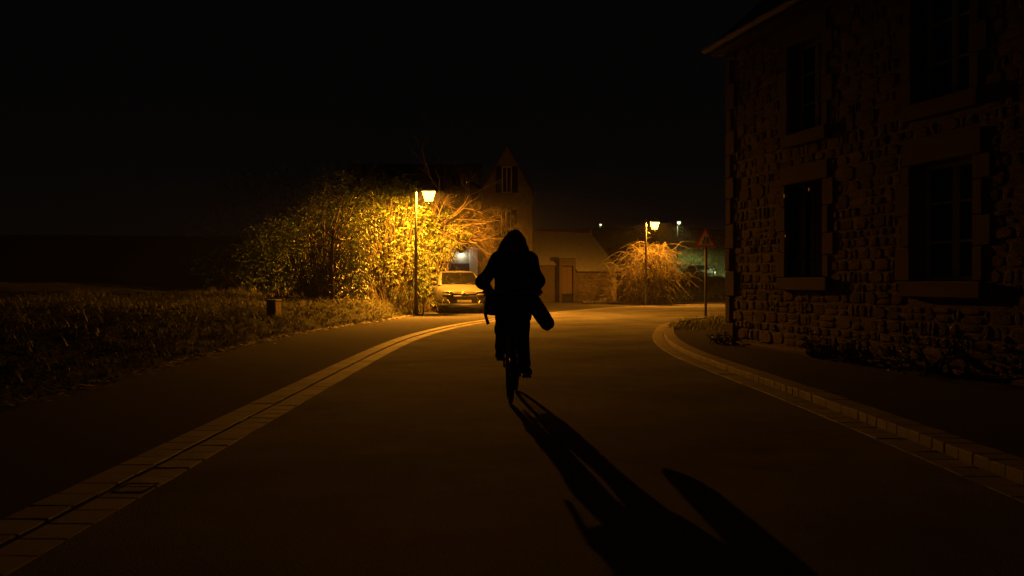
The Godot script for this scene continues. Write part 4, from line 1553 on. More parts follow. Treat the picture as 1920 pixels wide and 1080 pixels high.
func build_road_sign() -> void:
	var t := thing("road_sign", "red-bordered triangular warning sign on a dark post, road narrows", "road sign", P(6.22, 0.08, 30.0), deg_to_rad(-15.0))
	var st := S(true)
	tube(st, [Vector3(0, -0.1, 0), Vector3(0, 2.75, 0)], 0.042, 10)
	obj("post", st, mat(Color(0.035, 0.035, 0.035), 0.5, 0.3), t)
	var plate := func(w: float, y0: float, z: float, thick: float, cut: float) -> SurfaceTool:
		# a triangle with cut corners
		var s := S()
		var h := w * 0.866
		var A := Vector2(-w / 2, y0)
		var B := Vector2(w / 2, y0)
		var C := Vector2(0, y0 + h)
		var ring := []
		for e in [[A, C], [A, B], [B, A], [B, C], [C, B], [C, A]]:
			ring.append(e[0] + (e[1] - e[0]).normalized() * cut)
		var m := Vector2(0, y0 + h / 3)
		for i in 6:
			var p: Vector2 = ring[i]
			var q: Vector2 = ring[(i + 1) % 6]
			tri(s, Vector3(m.x, m.y, z), Vector3(p.x, p.y, z), Vector3(q.x, q.y, z), Vector3(0, 0, 1))
			tri(s, Vector3(m.x, m.y, z - thick), Vector3(p.x, p.y, z - thick), Vector3(q.x, q.y, z - thick), Vector3(0, 0, -1))
			var e := (p + q) * 0.5 - m
			quad(s, Vector3(p.x, p.y, z), Vector3(q.x, q.y, z), Vector3(q.x, q.y, z - thick), Vector3(p.x, p.y, z - thick), Vector3(e.x, e.y, 0))
		return s
	var y := 2.17
	obj("panel", plate.call(0.72, y, 0.075, 0.025, 0.035), mat(Color(0.26, 0.026, 0.02), 0.6), t)
	obj("face", plate.call(0.52, y + 0.058, 0.079, 0.003, 0.01), mat(Color(0.3, 0.27, 0.23), 0.6), t)
	# two black lines: the right one straight, the left one stepping in
	st = S()
	bx(st, Vector3(0.045, y + 0.10, 0.079), Vector3(0.078, y + 0.33, 0.084))
	obj("symbol_line", st, M.iron, t)
	st = S()
	for e in [[Vector2(-0.085, y + 0.10), Vector2(-0.085, y + 0.19)], [Vector2(-0.085, y + 0.18), Vector2(-0.035, y + 0.25)], [Vector2(-0.035, y + 0.24), Vector2(-0.035, y + 0.33)]]:
		var mid: Vector2 = (e[0] + e[1]) * 0.5
		var dv: Vector2 = e[1] - e[0]
		box(st, Transform3D(Basis(Vector3.BACK, dv.angle() - PI / 2), Vector3(mid.x, mid.y, 0.0815)), Vector3(0.033, dv.length() + 0.01, 0.005 + mid.x * 0.004))
	obj("symbol_line", st, M.iron, t)
	for hh in [y + 0.12, y + 0.42]:
		st = S(true)
		bx(st, Vector3(-0.07, hh - 0.02, -0.05), Vector3(0.07, hh + 0.02, 0.05), 0.008)
		obj("clamp", st, M.zinc, t)

# ------------------------------------------------------------------ bodies from rounded bones

func field_mesh(st: SurfaceTool, bones: Array, k: float, cell: float, to := Transform3D()) -> void:
	# bones: [a, b, radius at a, radius at b]; joined by a smooth minimum and meshed as surface nets
	var lo := Vector3.INF
	var hi := -Vector3.INF
	var pad := 2.5 * cell + 2.0 / k
	for b in bones:
		for e in 2:
			var rr: float = b[2 + e] + pad
			lo = lo.min(b[e] - Vector3.ONE * rr)
			hi = hi.max(b[e] + Vector3.ONE * rr)
	var nx := int((hi.x - lo.x) / cell) + 2
	var ny := int((hi.y - lo.y) / cell) + 2
	var nz := int((hi.z - lo.z) / cell) + 2
	var f := PackedFloat32Array()
	f.resize(nx * ny * nz)
	f.fill(0.0)
	for b in bones:
		var a: Vector3 = b[0]
		var c: Vector3 = b[1]
		var ra: float = b[2]
		var rb: float = b[3]
		var l := c - a
		var l2 := maxf(l.length_squared(), 1e-9)
		var m := maxf(ra, rb) + pad
		var p0 := (a.min(c) - Vector3.ONE * m - lo) / cell
		var p1 := (a.max(c) + Vector3.ONE * m - lo) / cell
		for z in range(maxi(0, int(p0.z)), mini(nz, int(p1.z) + 1)):
			for y in range(maxi(0, int(p0.y)), mini(ny, int(p1.y) + 1)):
				var at := (z * ny + y) * nx
				for x in range(maxi(0, int(p0.x)), mini(nx, int(p1.x) + 1)):
					var p := lo + Vector3(x, y, z) * cell
					var t := clampf((p - a).dot(l) / l2, 0.0, 1.0)
					var d := p.distance_to(a + l * t) - lerpf(ra, rb, t)
					if d < pad:
						f[at + x] += exp(-k * d)
	for i in f.size():
		f[i] = -log(f[i]) / k if f[i] > 1e-12 else 1.0
	var vid := PackedInt32Array()
	vid.resize(f.size())
	vid.fill(-1)
	var vs := PackedVector3Array()
	var sx := 1
	var sy := nx
	var sz := nx * ny
	var corner := [0, sx, sy, sx + sy, sz, sx + sz, sy + sz, sx + sy + sz]
	var edges := [[0, 1], [2, 3], [4, 5], [6, 7], [0, 2], [1, 3], [4, 6], [5, 7], [0, 4], [1, 5], [2, 6], [3, 7]]
	for z in nz - 1:
		for y in ny - 1:
			for x in nx - 1:
				var at := (z * ny + y) * nx + x
				var neg := 0
				for q in 8:
					if f[at + corner[q]] < 0.0:
						neg += 1
				if neg == 0 or neg == 8:
					continue
				var sum := Vector3.ZERO
				var n := 0
				for e in edges:
					var v0: float = f[at + corner[e[0]]]
					var v1: float = f[at + corner[e[1]]]
					if (v0 < 0.0) == (v1 < 0.0):
						continue
					var t := v0 / (v0 - v1)
					var c0 := Vector3(e[0] & 1, (e[0] >> 1) & 1, e[0] >> 2)
					var c1 := Vector3(e[1] & 1, (e[1] >> 1) & 1, e[1] >> 2)
					sum += c0.lerp(c1, t)
					n += 1
				vid[at] = vs.size()
				vs.append(lo + (Vector3(x, y, z) + sum / n) * cell)
	for z in range(1, nz - 1):
		for y in range(1, ny - 1):
			for x in range(1, nx - 1):
				var at := (z * ny + y) * nx + x
				var inside := f[at] < 0.0
				for ax in 3:
					var step: int = [sx, sy, sz][ax]
					if inside == (f[at + step] < 0.0):
						continue
					var u: int = [sy, sz, sx][ax]
					var v: int = [sz, sx, sy][ax]
					var ids := [vid[at], vid[at - u], vid[at - u - v], vid[at - v]]
					if ids.min() < 0:
						continue
					var out := Vector3.ZERO
					out[ax] = 1.0 if inside else -1.0
					quad(st, to * vs[ids[0]], to * vs[ids[1]], to * vs[ids[2]], to * vs[ids[3]], to.basis * out)

func knee(a: Vector3, b: Vector3, l1: float, l2: float, pole: Vector3) -> Vector3:
	var d := b - a
	var len := minf(d.length(), (l1 + l2) * 0.998)
	var x := (l1 * l1 - l2 * l2 + len * len) / (2.0 * len)
	var h := sqrt(maxf(l1 * l1 - x * x, 0.0))
	var n := d.normalized()
	var side := (pole - n * pole.dot(n)).normalized()
	return a + n * x + side * h

# ------------------------------------------------------------------ the bicycle, the rider and what the rider carries

func build_cyclist() -> void:
	var at := P(0.012, 0.0, 9.2)
	var turn := -0.057
	# local frame: +z is the way the bicycle runs, towards the camera
	var tyre_m := mat(Color(0.014, 0.014, 0.014), 0.8)
	var frame_m := mat(Color(0.02, 0.02, 0.024), 0.35, 0.2, 0.5)
	var steel := mat(Color(0.35, 0.35, 0.35), 0.35, 0.8)
	var bike := thing("bicycle", "dark bicycle ridden down the middle of the road", "bicycle", at, turn)
	var st: SurfaceTool
	var bb := Vector3(0, 0.28, -0.09)
	var seat := Vector3(0, 0.90, -0.27)
	var rear := Vector3(0, 0.345, -0.52)
	var front := Vector3(0, 0.345, 0.53)
	var head_t := Vector3(0, 0.93, 0.20)
	var head_b := Vector3(0, 0.74, 0.27)
	st = S(true)
	for e in [[bb, seat, 0.017], [head_b, bb, 0.019], [head_t - Vector3(0, 0.06, -0.02), seat - Vector3(0, 0.12, -0.035), 0.016], [head_t, head_b, 0.022]]:
		tube(st, [e[0], e[1]], e[2], 10)
	for s in [-1.0, 1.0]:
		tube(st, [bb + Vector3(s * 0.03, 0, 0), rear + Vector3(s * 0.065, 0, 0)], 0.011, 8)
		tube(st, [seat - Vector3(-s * 0.015, 0.12, -0.035), rear + Vector3(s * 0.065, 0, 0)], 0.009, 8)
	tube(st, [bb + Vector3(-0.05, 0, 0), bb + Vector3(0.05, 0, 0)], 0.024, 10)
	obj("frame", st, frame_m, bike)
	var wheel := func(axle: Vector3, steer: float) -> void:
		var wh := Node3D.new()
		wh.name = "wheel" if not bike.has_node("wheel") else "wheel_001"
		bike.add_child(wh, true)
		wh.position = axle
		wh.rotation.y = steer
		var s := S(true)
		ring_tube(s, Transform3D(), 0.322, 0.021, 44, 8)
		obj("tyre", s, tyre_m, wh)
		s = S(true)
		ring_tube(s, Transform3D(Basis().scaled(Vector3(1.3, 1, 1))), 0.300, 0.010, 44, 6)
		obj("rim", s, steel, wh)
		s = S(true)
		for k in 28:
			var a := TAU * k / 28.0
			var sd := 0.03 if k % 2 else -0.03
			var a2 := a + (0.5 if k % 4 < 2 else -0.5)
			tube(s, [Vector3(sd, sin(a2) * 0.02, cos(a2) * 0.02), Vector3(0, sin(a) * 0.296, cos(a) * 0.296)], 0.0014, 3, false)
		var sp := obj("spokes", s, steel, wh)
		sp.set_meta("kind", "stuff")
		s = S(true)
		tube(s, [Vector3(-0.045, 0, 0), Vector3(-0.02, 0, 0), Vector3(0.02, 0, 0), Vector3(0.045, 0, 0)], [0.024, 0.014, 0.014, 0.024], 10)
		obj("hub", s, steel, wh)
	wheel.call(rear, 0.0)
	var steer := 0.13
	wheel.call(front, steer)
	# fork, bars and front mudguard turn a little with the front wheel
	var tb := Basis(Vector3.UP, steer)
	var fork := func(p: Vector3) -> Vector3:
		return front + tb * (p - front)
	st = S(true)
	for s in [-1.0, 1.0]:
		tube(st, [fork.call(Vector3(s * 0.045, 0.72, 0.29)), fork.call(Vector3(s * 0.052, 0.55, 0.37)), fork.call(Vector3(s * 0.055, 0.345, 0.53))], [0.014, 0.012, 0.009], 8)
	tube(st, [fork.call(Vector3(-0.045, 0.72, 0.29)), fork.call(Vector3(0.045, 0.72, 0.29))], 0.016, 8)
	obj("fork", st, frame_m, bike)
	st = S(true)
	for e in [[front, tb, 0.9, 2.75], [rear, Basis(), 0.35, 3.0]]:
		var xf := Transform3D(e[1], e[0])
		for i in 20:
			var a0: float = lerpf(e[2], e[3], i / 20.0)
			var a1: float = lerpf(e[2], e[3], (i + 1) / 20.0)
			for q in 4:
				var w0 := -0.028 + q * 0.014
				var w1 := w0 + 0.014
				var r0 := 0.362 - w0 * w0 * 12.0
				var r1 := 0.362 - w1 * w1 * 12.0
				quad(st, xf * Vector3(w0, sin(a0) * r0, cos(a0) * r0), xf * Vector3(w1, sin(a0) * r1, cos(a0) * r1), xf * Vector3(w1, sin(a1) * r1, cos(a1) * r1), xf * Vector3(w0, sin(a1) * r0, cos(a1) * r0), xf.basis * Vector3(0, sin(a0), cos(a0)))
	obj("mudguard", st, frame_m, bike)
	var hb := Vector3(0, 1.02, 0.17)
	st = S(true)
	tube(st, [head_t, hb], 0.014, 8)
	tube(st, [Vector3(-0.27, 1.035, 0.13), Vector3(-0.2, 1.05, 0.17), Vector3(-0.08, 1.03, 0.19), hb, Vector3(0.08, 1.03, 0.19), Vector3(0.2, 1.05, 0.17), Vector3(0.27, 1.035, 0.13)], 0.012, 8)
	obj("handlebar", st, steel, bike)
	for s in [-1.0, 1.0]:
		st = S(true)
		tube(st, [Vector3(s * 0.285, 1.03, 0.12), Vector3(s * 0.20, 1.05, 0.17)], 0.017, 8)
		obj("grip", st, tyre_m, bike)
		st = S(true)
		tube(st, [Vector3(s * 0.16, 1.045, 0.195), Vector3(s * 0.2, 1.03, 0.235), Vector3(s * 0.275, 1.0, 0.20)], [0.01, 0.008, 0.006], 6)
		obj("brake_lever", st, steel, bike)
	st = S(true)
	tube(st, [seat, Vector3(0, 0.93, -0.28)], 0.013, 8)
	obj("seat_post", st, steel, bike)
	st = S(true)
	field_mesh(st, [[Vector3(0, 0.945, -0.12), Vector3(0, 0.95, -0.28), 0.028, 0.04], [Vector3(-0.05, 0.955, -0.36), Vector3(0.05, 0.955, -0.36), 0.04, 0.04], [Vector3(0, 0.95, -0.28), Vector3(0, 0.955, -0.36), 0.04, 0.045]], 60.0, 0.012)
	obj("saddle", st, tyre_m, bike)
	var ca := 0.42
	var crank := [bb + Vector3(-0.07, sin(ca) * 0.17, -cos(ca) * 0.17), bb + Vector3(0.07, -sin(ca) * 0.17, cos(ca) * 0.17)]
	for i in 2:
		var s := -1.0 if i == 0 else 1.0
		st = S(true)
		tube(st, [bb + Vector3(s * 0.06, 0, 0), crank[i]], [0.013, 0.010], 8)
		obj("crank", st, steel, bike)
		st = S()
		var pc: Vector3 = crank[i] + Vector3(s * 0.065, 0, 0)
		bx(st, pc - Vector3(0.045, 0.012, 0.04), pc + Vector3(0.045, 0.012, 0.04), 0.005)
		obj("pedal", st, tyre_m, bike)
	st = S(true)
	ring_tube(st, Transform3D(Basis(), bb + Vector3(-0.05, 0, 0)), 0.09, 0.006, 28, 5)
	for k in 5:
		var a := TAU * k / 5.0
		tube(st, [bb + Vector3(-0.05, 0, 0), bb + Vector3(-0.05, sin(a) * 0.09, cos(a) * 0.09)], 0.007, 5)
	obj("chainring", st, steel, bike)
	st = S(true)
	for s in [-1.0, 1.0]:
		tube(st, [bb + Vector3(-0.05, s * 0.095, 0), rear + Vector3(-0.05, s * 0.035, 0)], 0.005, 5)
	obj("chain", st, tyre_m, bike)
	st = S(true)
	lathe(st, [Vector2(0.0, -0.03), Vector2(0.022, -0.02), Vector2(0.035, 0.02), Vector2(0.0, 0.022)], Transform3D(Basis(Vector3.RIGHT, PI / 2), Vector3(0, 0.94, 0.27)), 12)
	obj("lamp_housing", st, tyre_m, bike)

	# --- the rider, facing the camera
	var hips := Vector3(0, 0.985, -0.27)
	var chest := Vector3(0.0, 1.23, -0.15)
	var neck := Vector3(0.005, 1.40, -0.07)
	var hd := Vector3(0.012, 1.525, 0.0)
	var sh := [Vector3(-0.15, 1.345, -0.09), Vector3(0.155, 1.345, -0.09)]
	var el := [Vector3(-0.305, 1.13, 0.0), Vector3(0.245, 1.14, -0.01)]
	var hn := [Vector3(-0.235, 1.06, 0.145), Vector3(0.235, 1.06, 0.145)]
	var hip := [hips + Vector3(-0.085, 0.0, 0.02), hips + Vector3(0.085, 0.0, 0.02)]
	var ank := [crank[0] + Vector3(-0.075, 0.125, -0.10), crank[1] + Vector3(0.04, 0.105, -0.11)]
	var kn := [knee(hip[0], ank[0], 0.42, 0.41, Vector3(0.06, 0, 1)), knee(hip[1], ank[1], 0.42, 0.41, Vector3(-0.03, 0, 1))]
	var skin := mat(Color(0.30, 0.19, 0.14), 0.55, 0.0, 0.4)
	st = S(true)
	var bones := [[hips, chest, 0.10, 0.11], [chest, neck, 0.11, 0.05], [neck, hd + Vector3(0, -0.05, -0.02), 0.05, 0.05], [chest + Vector3(0, 0.08, 0), sh[0], 0.07, 0.05], [chest + Vector3(0, 0.08, 0), sh[1], 0.07, 0.05]]
	for i in 2:
		bones.append([sh[i], el[i], 0.045, 0.036])
		bones.append([el[i], hn[i] + (el[i] - hn[i]) * 0.25, 0.036, 0.026])
		bones.append([hip[i], kn[i], 0.075, 0.05])
		bones.append([kn[i], ank[i], 0.05, 0.036])
	field_mesh(st, bones, 55.0, 0.018)
	# head: skull, jaw, brow, nose, lips, ears, on a finer grid
	var hxf := Transform3D(Basis(Vector3.RIGHT, 0.12), hd)
	field_mesh(st, [[Vector3(0, 0.03, -0.025), Vector3(0, 0.035, 0.015), 0.078, 0.074], [Vector3(0, -0.02, 0.015), Vector3(0, -0.085, 0.045), 0.062, 0.028], [Vector3(-0.04, -0.04, 0.0), Vector3(-0.015, -0.085, 0.04), 0.03, 0.022], [Vector3(0.04, -0.04, 0.0), Vector3(0.015, -0.085, 0.04), 0.03, 0.022], [Vector3(-0.035, 0.018, 0.068), Vector3(0.035, 0.018, 0.068), 0.014, 0.014], [Vector3(0, 0.008, 0.078), Vector3(0, -0.032, 0.097), 0.009, 0.012], [Vector3(-0.011, -0.036, 0.087), Vector3(0.011, -0.036, 0.087), 0.009, 0.009], [Vector3(-0.02, -0.058, 0.076), Vector3(0.02, -0.058, 0.076), 0.008, 0.008], [Vector3(-0.016, -0.068, 0.074), Vector3(0.016, -0.068, 0.074), 0.008, 0.008], [Vector3(-0.03, -0.02, 0.055), Vector3(-0.034, -0.022, 0.055), 0.026, 0.026], [Vector3(0.03, -0.02, 0.055), Vector3(0.034, -0.022, 0.055), 0.026, 0.026], [Vector3(-0.077, 0.0, -0.01), Vector3(-0.08, -0.03, -0.005), 0.014, 0.01], [Vector3(0.077, 0.0, -0.01), Vector3(0.08, -0.03, -0.005), 0.014, 0.01]], 110.0, 0.006, hxf)
	# hands close round the grips: palm, four curled fingers, thumb
	for i in 2:
		var s := -1.0 if i == 0 else 1.0
		var g := Vector3(s * 0.242, 1.040, 0.146)
		var ax := Vector3(s * 0.085, -0.02, -0.05).normalized()
		var hb2 := [[g + Vector3(-s * 0.005, 0.045, -0.045) - ax * 0.02, g + Vector3(0, 0.04, -0.01) + ax * 0.03, 0.017, 0.016], [g + Vector3(0, 0.03, -0.055), el[i].lerp(hn[i], 0.72), 0.02, 0.026]]
		for q in 4:
			var o := g + ax * (-0.032 + q * 0.021)
			var fl: float = [0.9, 1.0, 0.95, 0.8][q]
			hb2.append([o + Vector3(0, 0.036, -0.005), o + Vector3(0, 0.026, 0.026) * fl, 0.0095, 0.009])
			hb2.append([o + Vector3(0, 0.026, 0.026) * fl, o + Vector3(0, -0.008, 0.032) * fl, 0.009, 0.0085])
			hb2.append([o + Vector3(0, -0.008, 0.032) * fl, o + Vector3(0, -0.026, 0.012) * fl, 0.0085, 0.0075])
		hb2.append([g + Vector3(-s * 0.03, 0.035, -0.03), g + Vector3(-s * 0.048, 0.008, -0.012), 0.012, 0.010])
		hb2.append([g + Vector3(-s * 0.048, 0.008, -0.012), g + Vector3(-s * 0.046, -0.012, 0.012), 0.010, 0.008])
		field_mesh(st, hb2, 170.0, 0.004)
	var person := obj("person", st, skin)
	person.position = at
	person.rotation.y = turn
	tag(person, "person with long wind-blown hair and a dark coat, riding a bicycle towards the viewer", "person")
	for s in [-1.0, 1.0]:
		st = S(true)
		lathe(st, [Vector2(0.0, -0.011), Vector2(0.008, -0.008), Vector2(0.011, 0.0), Vector2(0.008, 0.008), Vector2(0.0, 0.011)], hxf * Transform3D(Basis(), Vector3(s * 0.031, 0.0, 0.071)), 8)
		obj("eye", st, mat(Color(0.3, 0.29, 0.28), 0.2), person)
	# coat: puffed sleeves, a loose skirt over the saddle
	var cloth := mat(Color(0.022, 0.02, 0.02), 0.9, 0.0, 0.25)
	cloth.rim_enabled = true
	cloth.rim = 0.5
	st = S(true)
	bones = [[hips + Vector3(-0.07, 0.02, 0), chest + Vector3(-0.07, 0, 0), 0.13, 0.12], [hips + Vector3(0.07, 0.02, 0), chest + Vector3(0.07, 0, 0), 0.13, 0.12], [chest + Vector3(-0.06, 0, 0), sh[0] + Vector3(0.03, -0.01, 0), 0.12, 0.075], [chest + Vector3(0.06, 0, 0), sh[1] + Vector3(-0.03, -0.01, 0), 0.12, 0.075], [sh[0], sh[1], 0.07, 0.07], [neck + Vector3(-0.03, -0.01, 0), neck + Vector3(0.03, -0.01, 0), 0.066, 0.066]]
	for i in 2:
		var s := -1.0 if i == 0 else 1.0
		bones.append([sh[i], el[i], 0.07, 0.055])
		bones.append([el[i], el[i].lerp(hn[i], 0.8), 0.057, 0.04])
		bones.append([hips + Vector3(s * 0.09, -0.02, 0.02), hips + Vector3(s * 0.10, -0.12, 0.06), 0.105, 0.07])
		bones.append([hips + Vector3(s * 0.08, -0.02, 0.05), hip[i].lerp(kn[i], 0.5) + Vector3(s * 0.01, -0.05, 0), 0.11, 0.085])
	field_mesh(st, bones, 38.0, 0.018)
	obj("coat", st, cloth, person)
	# trousers
	st = S(true)
	bones = [[hips + Vector3(-0.06, -0.02, 0), hips + Vector3(0.06, -0.02, 0), 0.11, 0.11]]
	for i in 2:
		bones.append([hip[i], kn[i], 0.09, 0.074])
		bones.append([kn[i], ank[i] + Vector3(0, 0.0, 0), 0.068, 0.058])
	field_mesh(st, bones, 55.0, 0.017)
	obj("trousers", st, mat(Color(0.016, 0.017, 0.022), 0.9, 0.0, 0.25), person)
	# boots
	for i in 2:
		var s := -1.0 if i == 0 else 1.0
		var a: Vector3 = ank[i]
		var toe: Vector3 = crank[i] + Vector3(s * 0.075, 0.048, 0.055)
		st = S(true)
		field_mesh(st, [[a + Vector3(0, 0.07, 0), a, 0.052, 0.05], [a, a + Vector3(0, -0.055, -0.025), 0.05, 0.04], [a + Vector3(0, -0.055, -0.02), toe + Vector3(s * 0.01, 0, 0), 0.038, 0.034], [a, toe, 0.045, 0.036]], 70.0, 0.012)
		obj("boot", st, mat(Color(0.02, 0.018, 0.016), 0.5), person)
	# hair: a mass over skull and shoulders, blown out to the left, and loose strands
	var hair_m := mat(Color(0.05, 0.033, 0.02), 0.45, 0.0, 0.5)
	hair_m.rim_enabled = true
	hair_m.rim = 0.6
	st = S(true)
	field_mesh(st, [[hd + Vector3(0, 0.045, -0.035), hd + Vector3(0, 0.04, -0.005), 0.08, 0.068], [hd + Vector3(-0.055, 0.02, -0.03), hd + Vector3(-0.085, -0.07, -0.03), 0.04, 0.045], [hd + Vector3(0.055, 0.02, -0.03), hd + Vector3(0.09, -0.07, -0.03), 0.04, 0.04], [hd + Vector3(-0.085, -0.07, -0.03), hd + Vector3(-0.20, -0.165, -0.05), 0.045, 0.022], [hd + Vector3(0.095, -0.07, -0.03), hd + Vector3(0.155, -0.135, -0.02), 0.035, 0.012], [hd + Vector3(0, 0.0, -0.08), hd + Vector3(0, -0.20, -0.12), 0.075, 0.08], [hd + Vector3(-0.08, -0.08, -0.05), hd + Vector3(-0.10, -0.22, 0.0), 0.05, 0.03], [hd + Vector3(0.075, -0.08, -0.05), hd + Vector3(0.085, -0.22, 0.0), 0.042, 0.028]], 70.0, 0.011)
	var r := RandomNumberGenerator.new()
	r.seed = 5
	for i in 150:
		var a := r.randf_range(-1.0, 1.0)
		var p := hd + Vector3(sin(a * 1.5) * 0.075, 0.07 * cos(a * 1.5) + 0.03, r.randf_range(-0.08, 0.02))
		var fall := r.randf()
		var e := hd + Vector3(sin(a * 1.5) * lerpf(0.10, 0.135, fall) - (0.09 * fall * r.randf() if a < 0.0 else 0.0), lerpf(-0.06, -0.24, fall), r.randf_range(-0.08, 0.03))
		var m := p.lerp(e, 0.5) + Vector3(sin(a * 1.5) * 0.02, 0.02, r.randf_range(-0.02, 0.02))
		tube(st, [p, p.lerp(m, 0.5) + Vector3(sin(a * 1.5) * 0.012, 0.01, 0), m, m.lerp(e, 0.5), e], [0.008, 0.009, 0.008, 0.006, 0.002], 4, false)
	obj("hair", st, hair_m, person)

	# --- the long case slung behind the right hip, and its strap across the chest
	var case_t := thing("instrument_case", "long dark instrument case slung behind the rider, its tip sticking out at the hip", "case", at, turn)
	var tip := Vector3(0.365, 0.65, -0.40)
	var top := Vector3(-0.16, 1.44, -0.33)
	var up := (top - tip).normalized()
	var wdir := up.cross(Vector3(0, 0, 1)).normalized()
	st = S(true)
	var rings := []
	for q in [[0.0, 0.03, 0.03], [0.012, 0.052, 0.042], [0.05, 0.073, 0.05], [0.15, 0.08, 0.055], [0.45, 0.085, 0.06], [0.62, 0.10, 0.06], [0.85, 0.095, 0.055], [0.92, 0.05, 0.03]]:
		var c: Vector3 = tip + up * q[0] * 1.0
		var ring := []
		for k in 20:
			var a := TAU * k / 20.0
			var ca2 := cos(a)
			var sa2 := sin(a)
			ring.append(c + wdir * q[1] * signf(ca2) * pow(absf(ca2), 0.6) + Vector3(0, 0, 1) * q[2] * signf(sa2) * pow(absf(sa2), 0.6))
		rings.append(ring)
	for i in rings.size() - 1:
		var cc: Vector3 = tip + up * 0.4
		for k in 20:
			var k2 := (k + 1) % 20
			var mid: Vector3 = rings[i][k] - (tip + up * (rings[i][k] - tip).dot(up))
			quad(st, rings[i][k], rings[i][k2], rings[i + 1][k2], rings[i + 1][k], mid)
	for e in [[rings[0], -up], [rings[-1], up]]:
		var cen := Vector3.ZERO
		for p in e[0]: cen += p / 20.0
		for k in 20:
			tri(st, cen, e[0][k], e[0][(k + 1) % 20], e[1])
	obj("shell", st, mat(Color(0.014, 0.014, 0.016), 0.6), case_t)
	st = S()
	var sp := [Vector3(0.11, 1.44, -0.13), Vector3(0.095, 1.41, 0.01), Vector3(0.03, 1.30, 0.015), Vector3(-0.06, 1.17, -0.005), Vector3(-0.125, 1.07, -0.04), Vector3(-0.2, 1.0, -0.14)]
	for i in sp.size() - 1:
		var d: Vector3 = (sp[i + 1] - sp[i]).normalized()
		var w: Vector3 = d.cross(Vector3(0, 0, 1)).normalized() * 0.023
		var z := Vector3(0, 0, 0.006)
		quad(st, sp[i] - w + z, sp[i] + w + z, sp[i + 1] + w + z, sp[i + 1] - w + z, Vector3(0, 0, 1))
		quad(st, sp[i] - w - z, sp[i] + w - z, sp[i + 1] + w - z, sp[i + 1] - w - z, Vector3(0, 0, -1))
		quad(st, sp[i] - w - z, sp[i] - w + z, sp[i + 1] - w + z, sp[i + 1] - w - z, -w)
		quad(st, sp[i] + w - z, sp[i] + w + z, sp[i + 1] + w + z, sp[i + 1] + w - z, w)
	var stp := obj("strap", st, mat(Color(0.11, 0.045, 0.035), 0.8), case_t)
	st = S()
	bx(st, Vector3(-0.142, 1.035, -0.01), Vector3(-0.098, 1.075, 0.012), 0.005)
	obj("buckle", st, mat(Color(0.45, 0.22, 0.15), 0.5), stp)
	# --- the satchel on the other hip
	var bag := thing("satchel", "dark shoulder bag hanging at the rider's hip, a strap end dangling below it", "bag", at, turn)
	var bxf := Transform3D(Basis(Vector3.UP, 0.25) * Basis(Vector3.BACK, -0.06), Vector3(-0.205, 0.915, -0.22))
	st = S(true)
	box(st, bxf, Vector3(0.17, 0.24, 0.24), 0.03)
	obj("pouch", st, cloth, bag)
	st = S(true)
	box(st, bxf * Transform3D(Basis(), Vector3(0, 0.03, 0.125)), Vector3(0.165, 0.17, 0.012), 0.005)
	obj("flap", st, cloth, bag)
	st = S()
	box(st, Transform3D(Basis(Vector3.BACK, 0.28), Vector3(-0.275, 0.765, -0.14)), Vector3(0.032, 0.12, 0.008), 0.002)
	obj("strap_end", st, cloth, bag)

# ------------------------------------------------------------------ small things

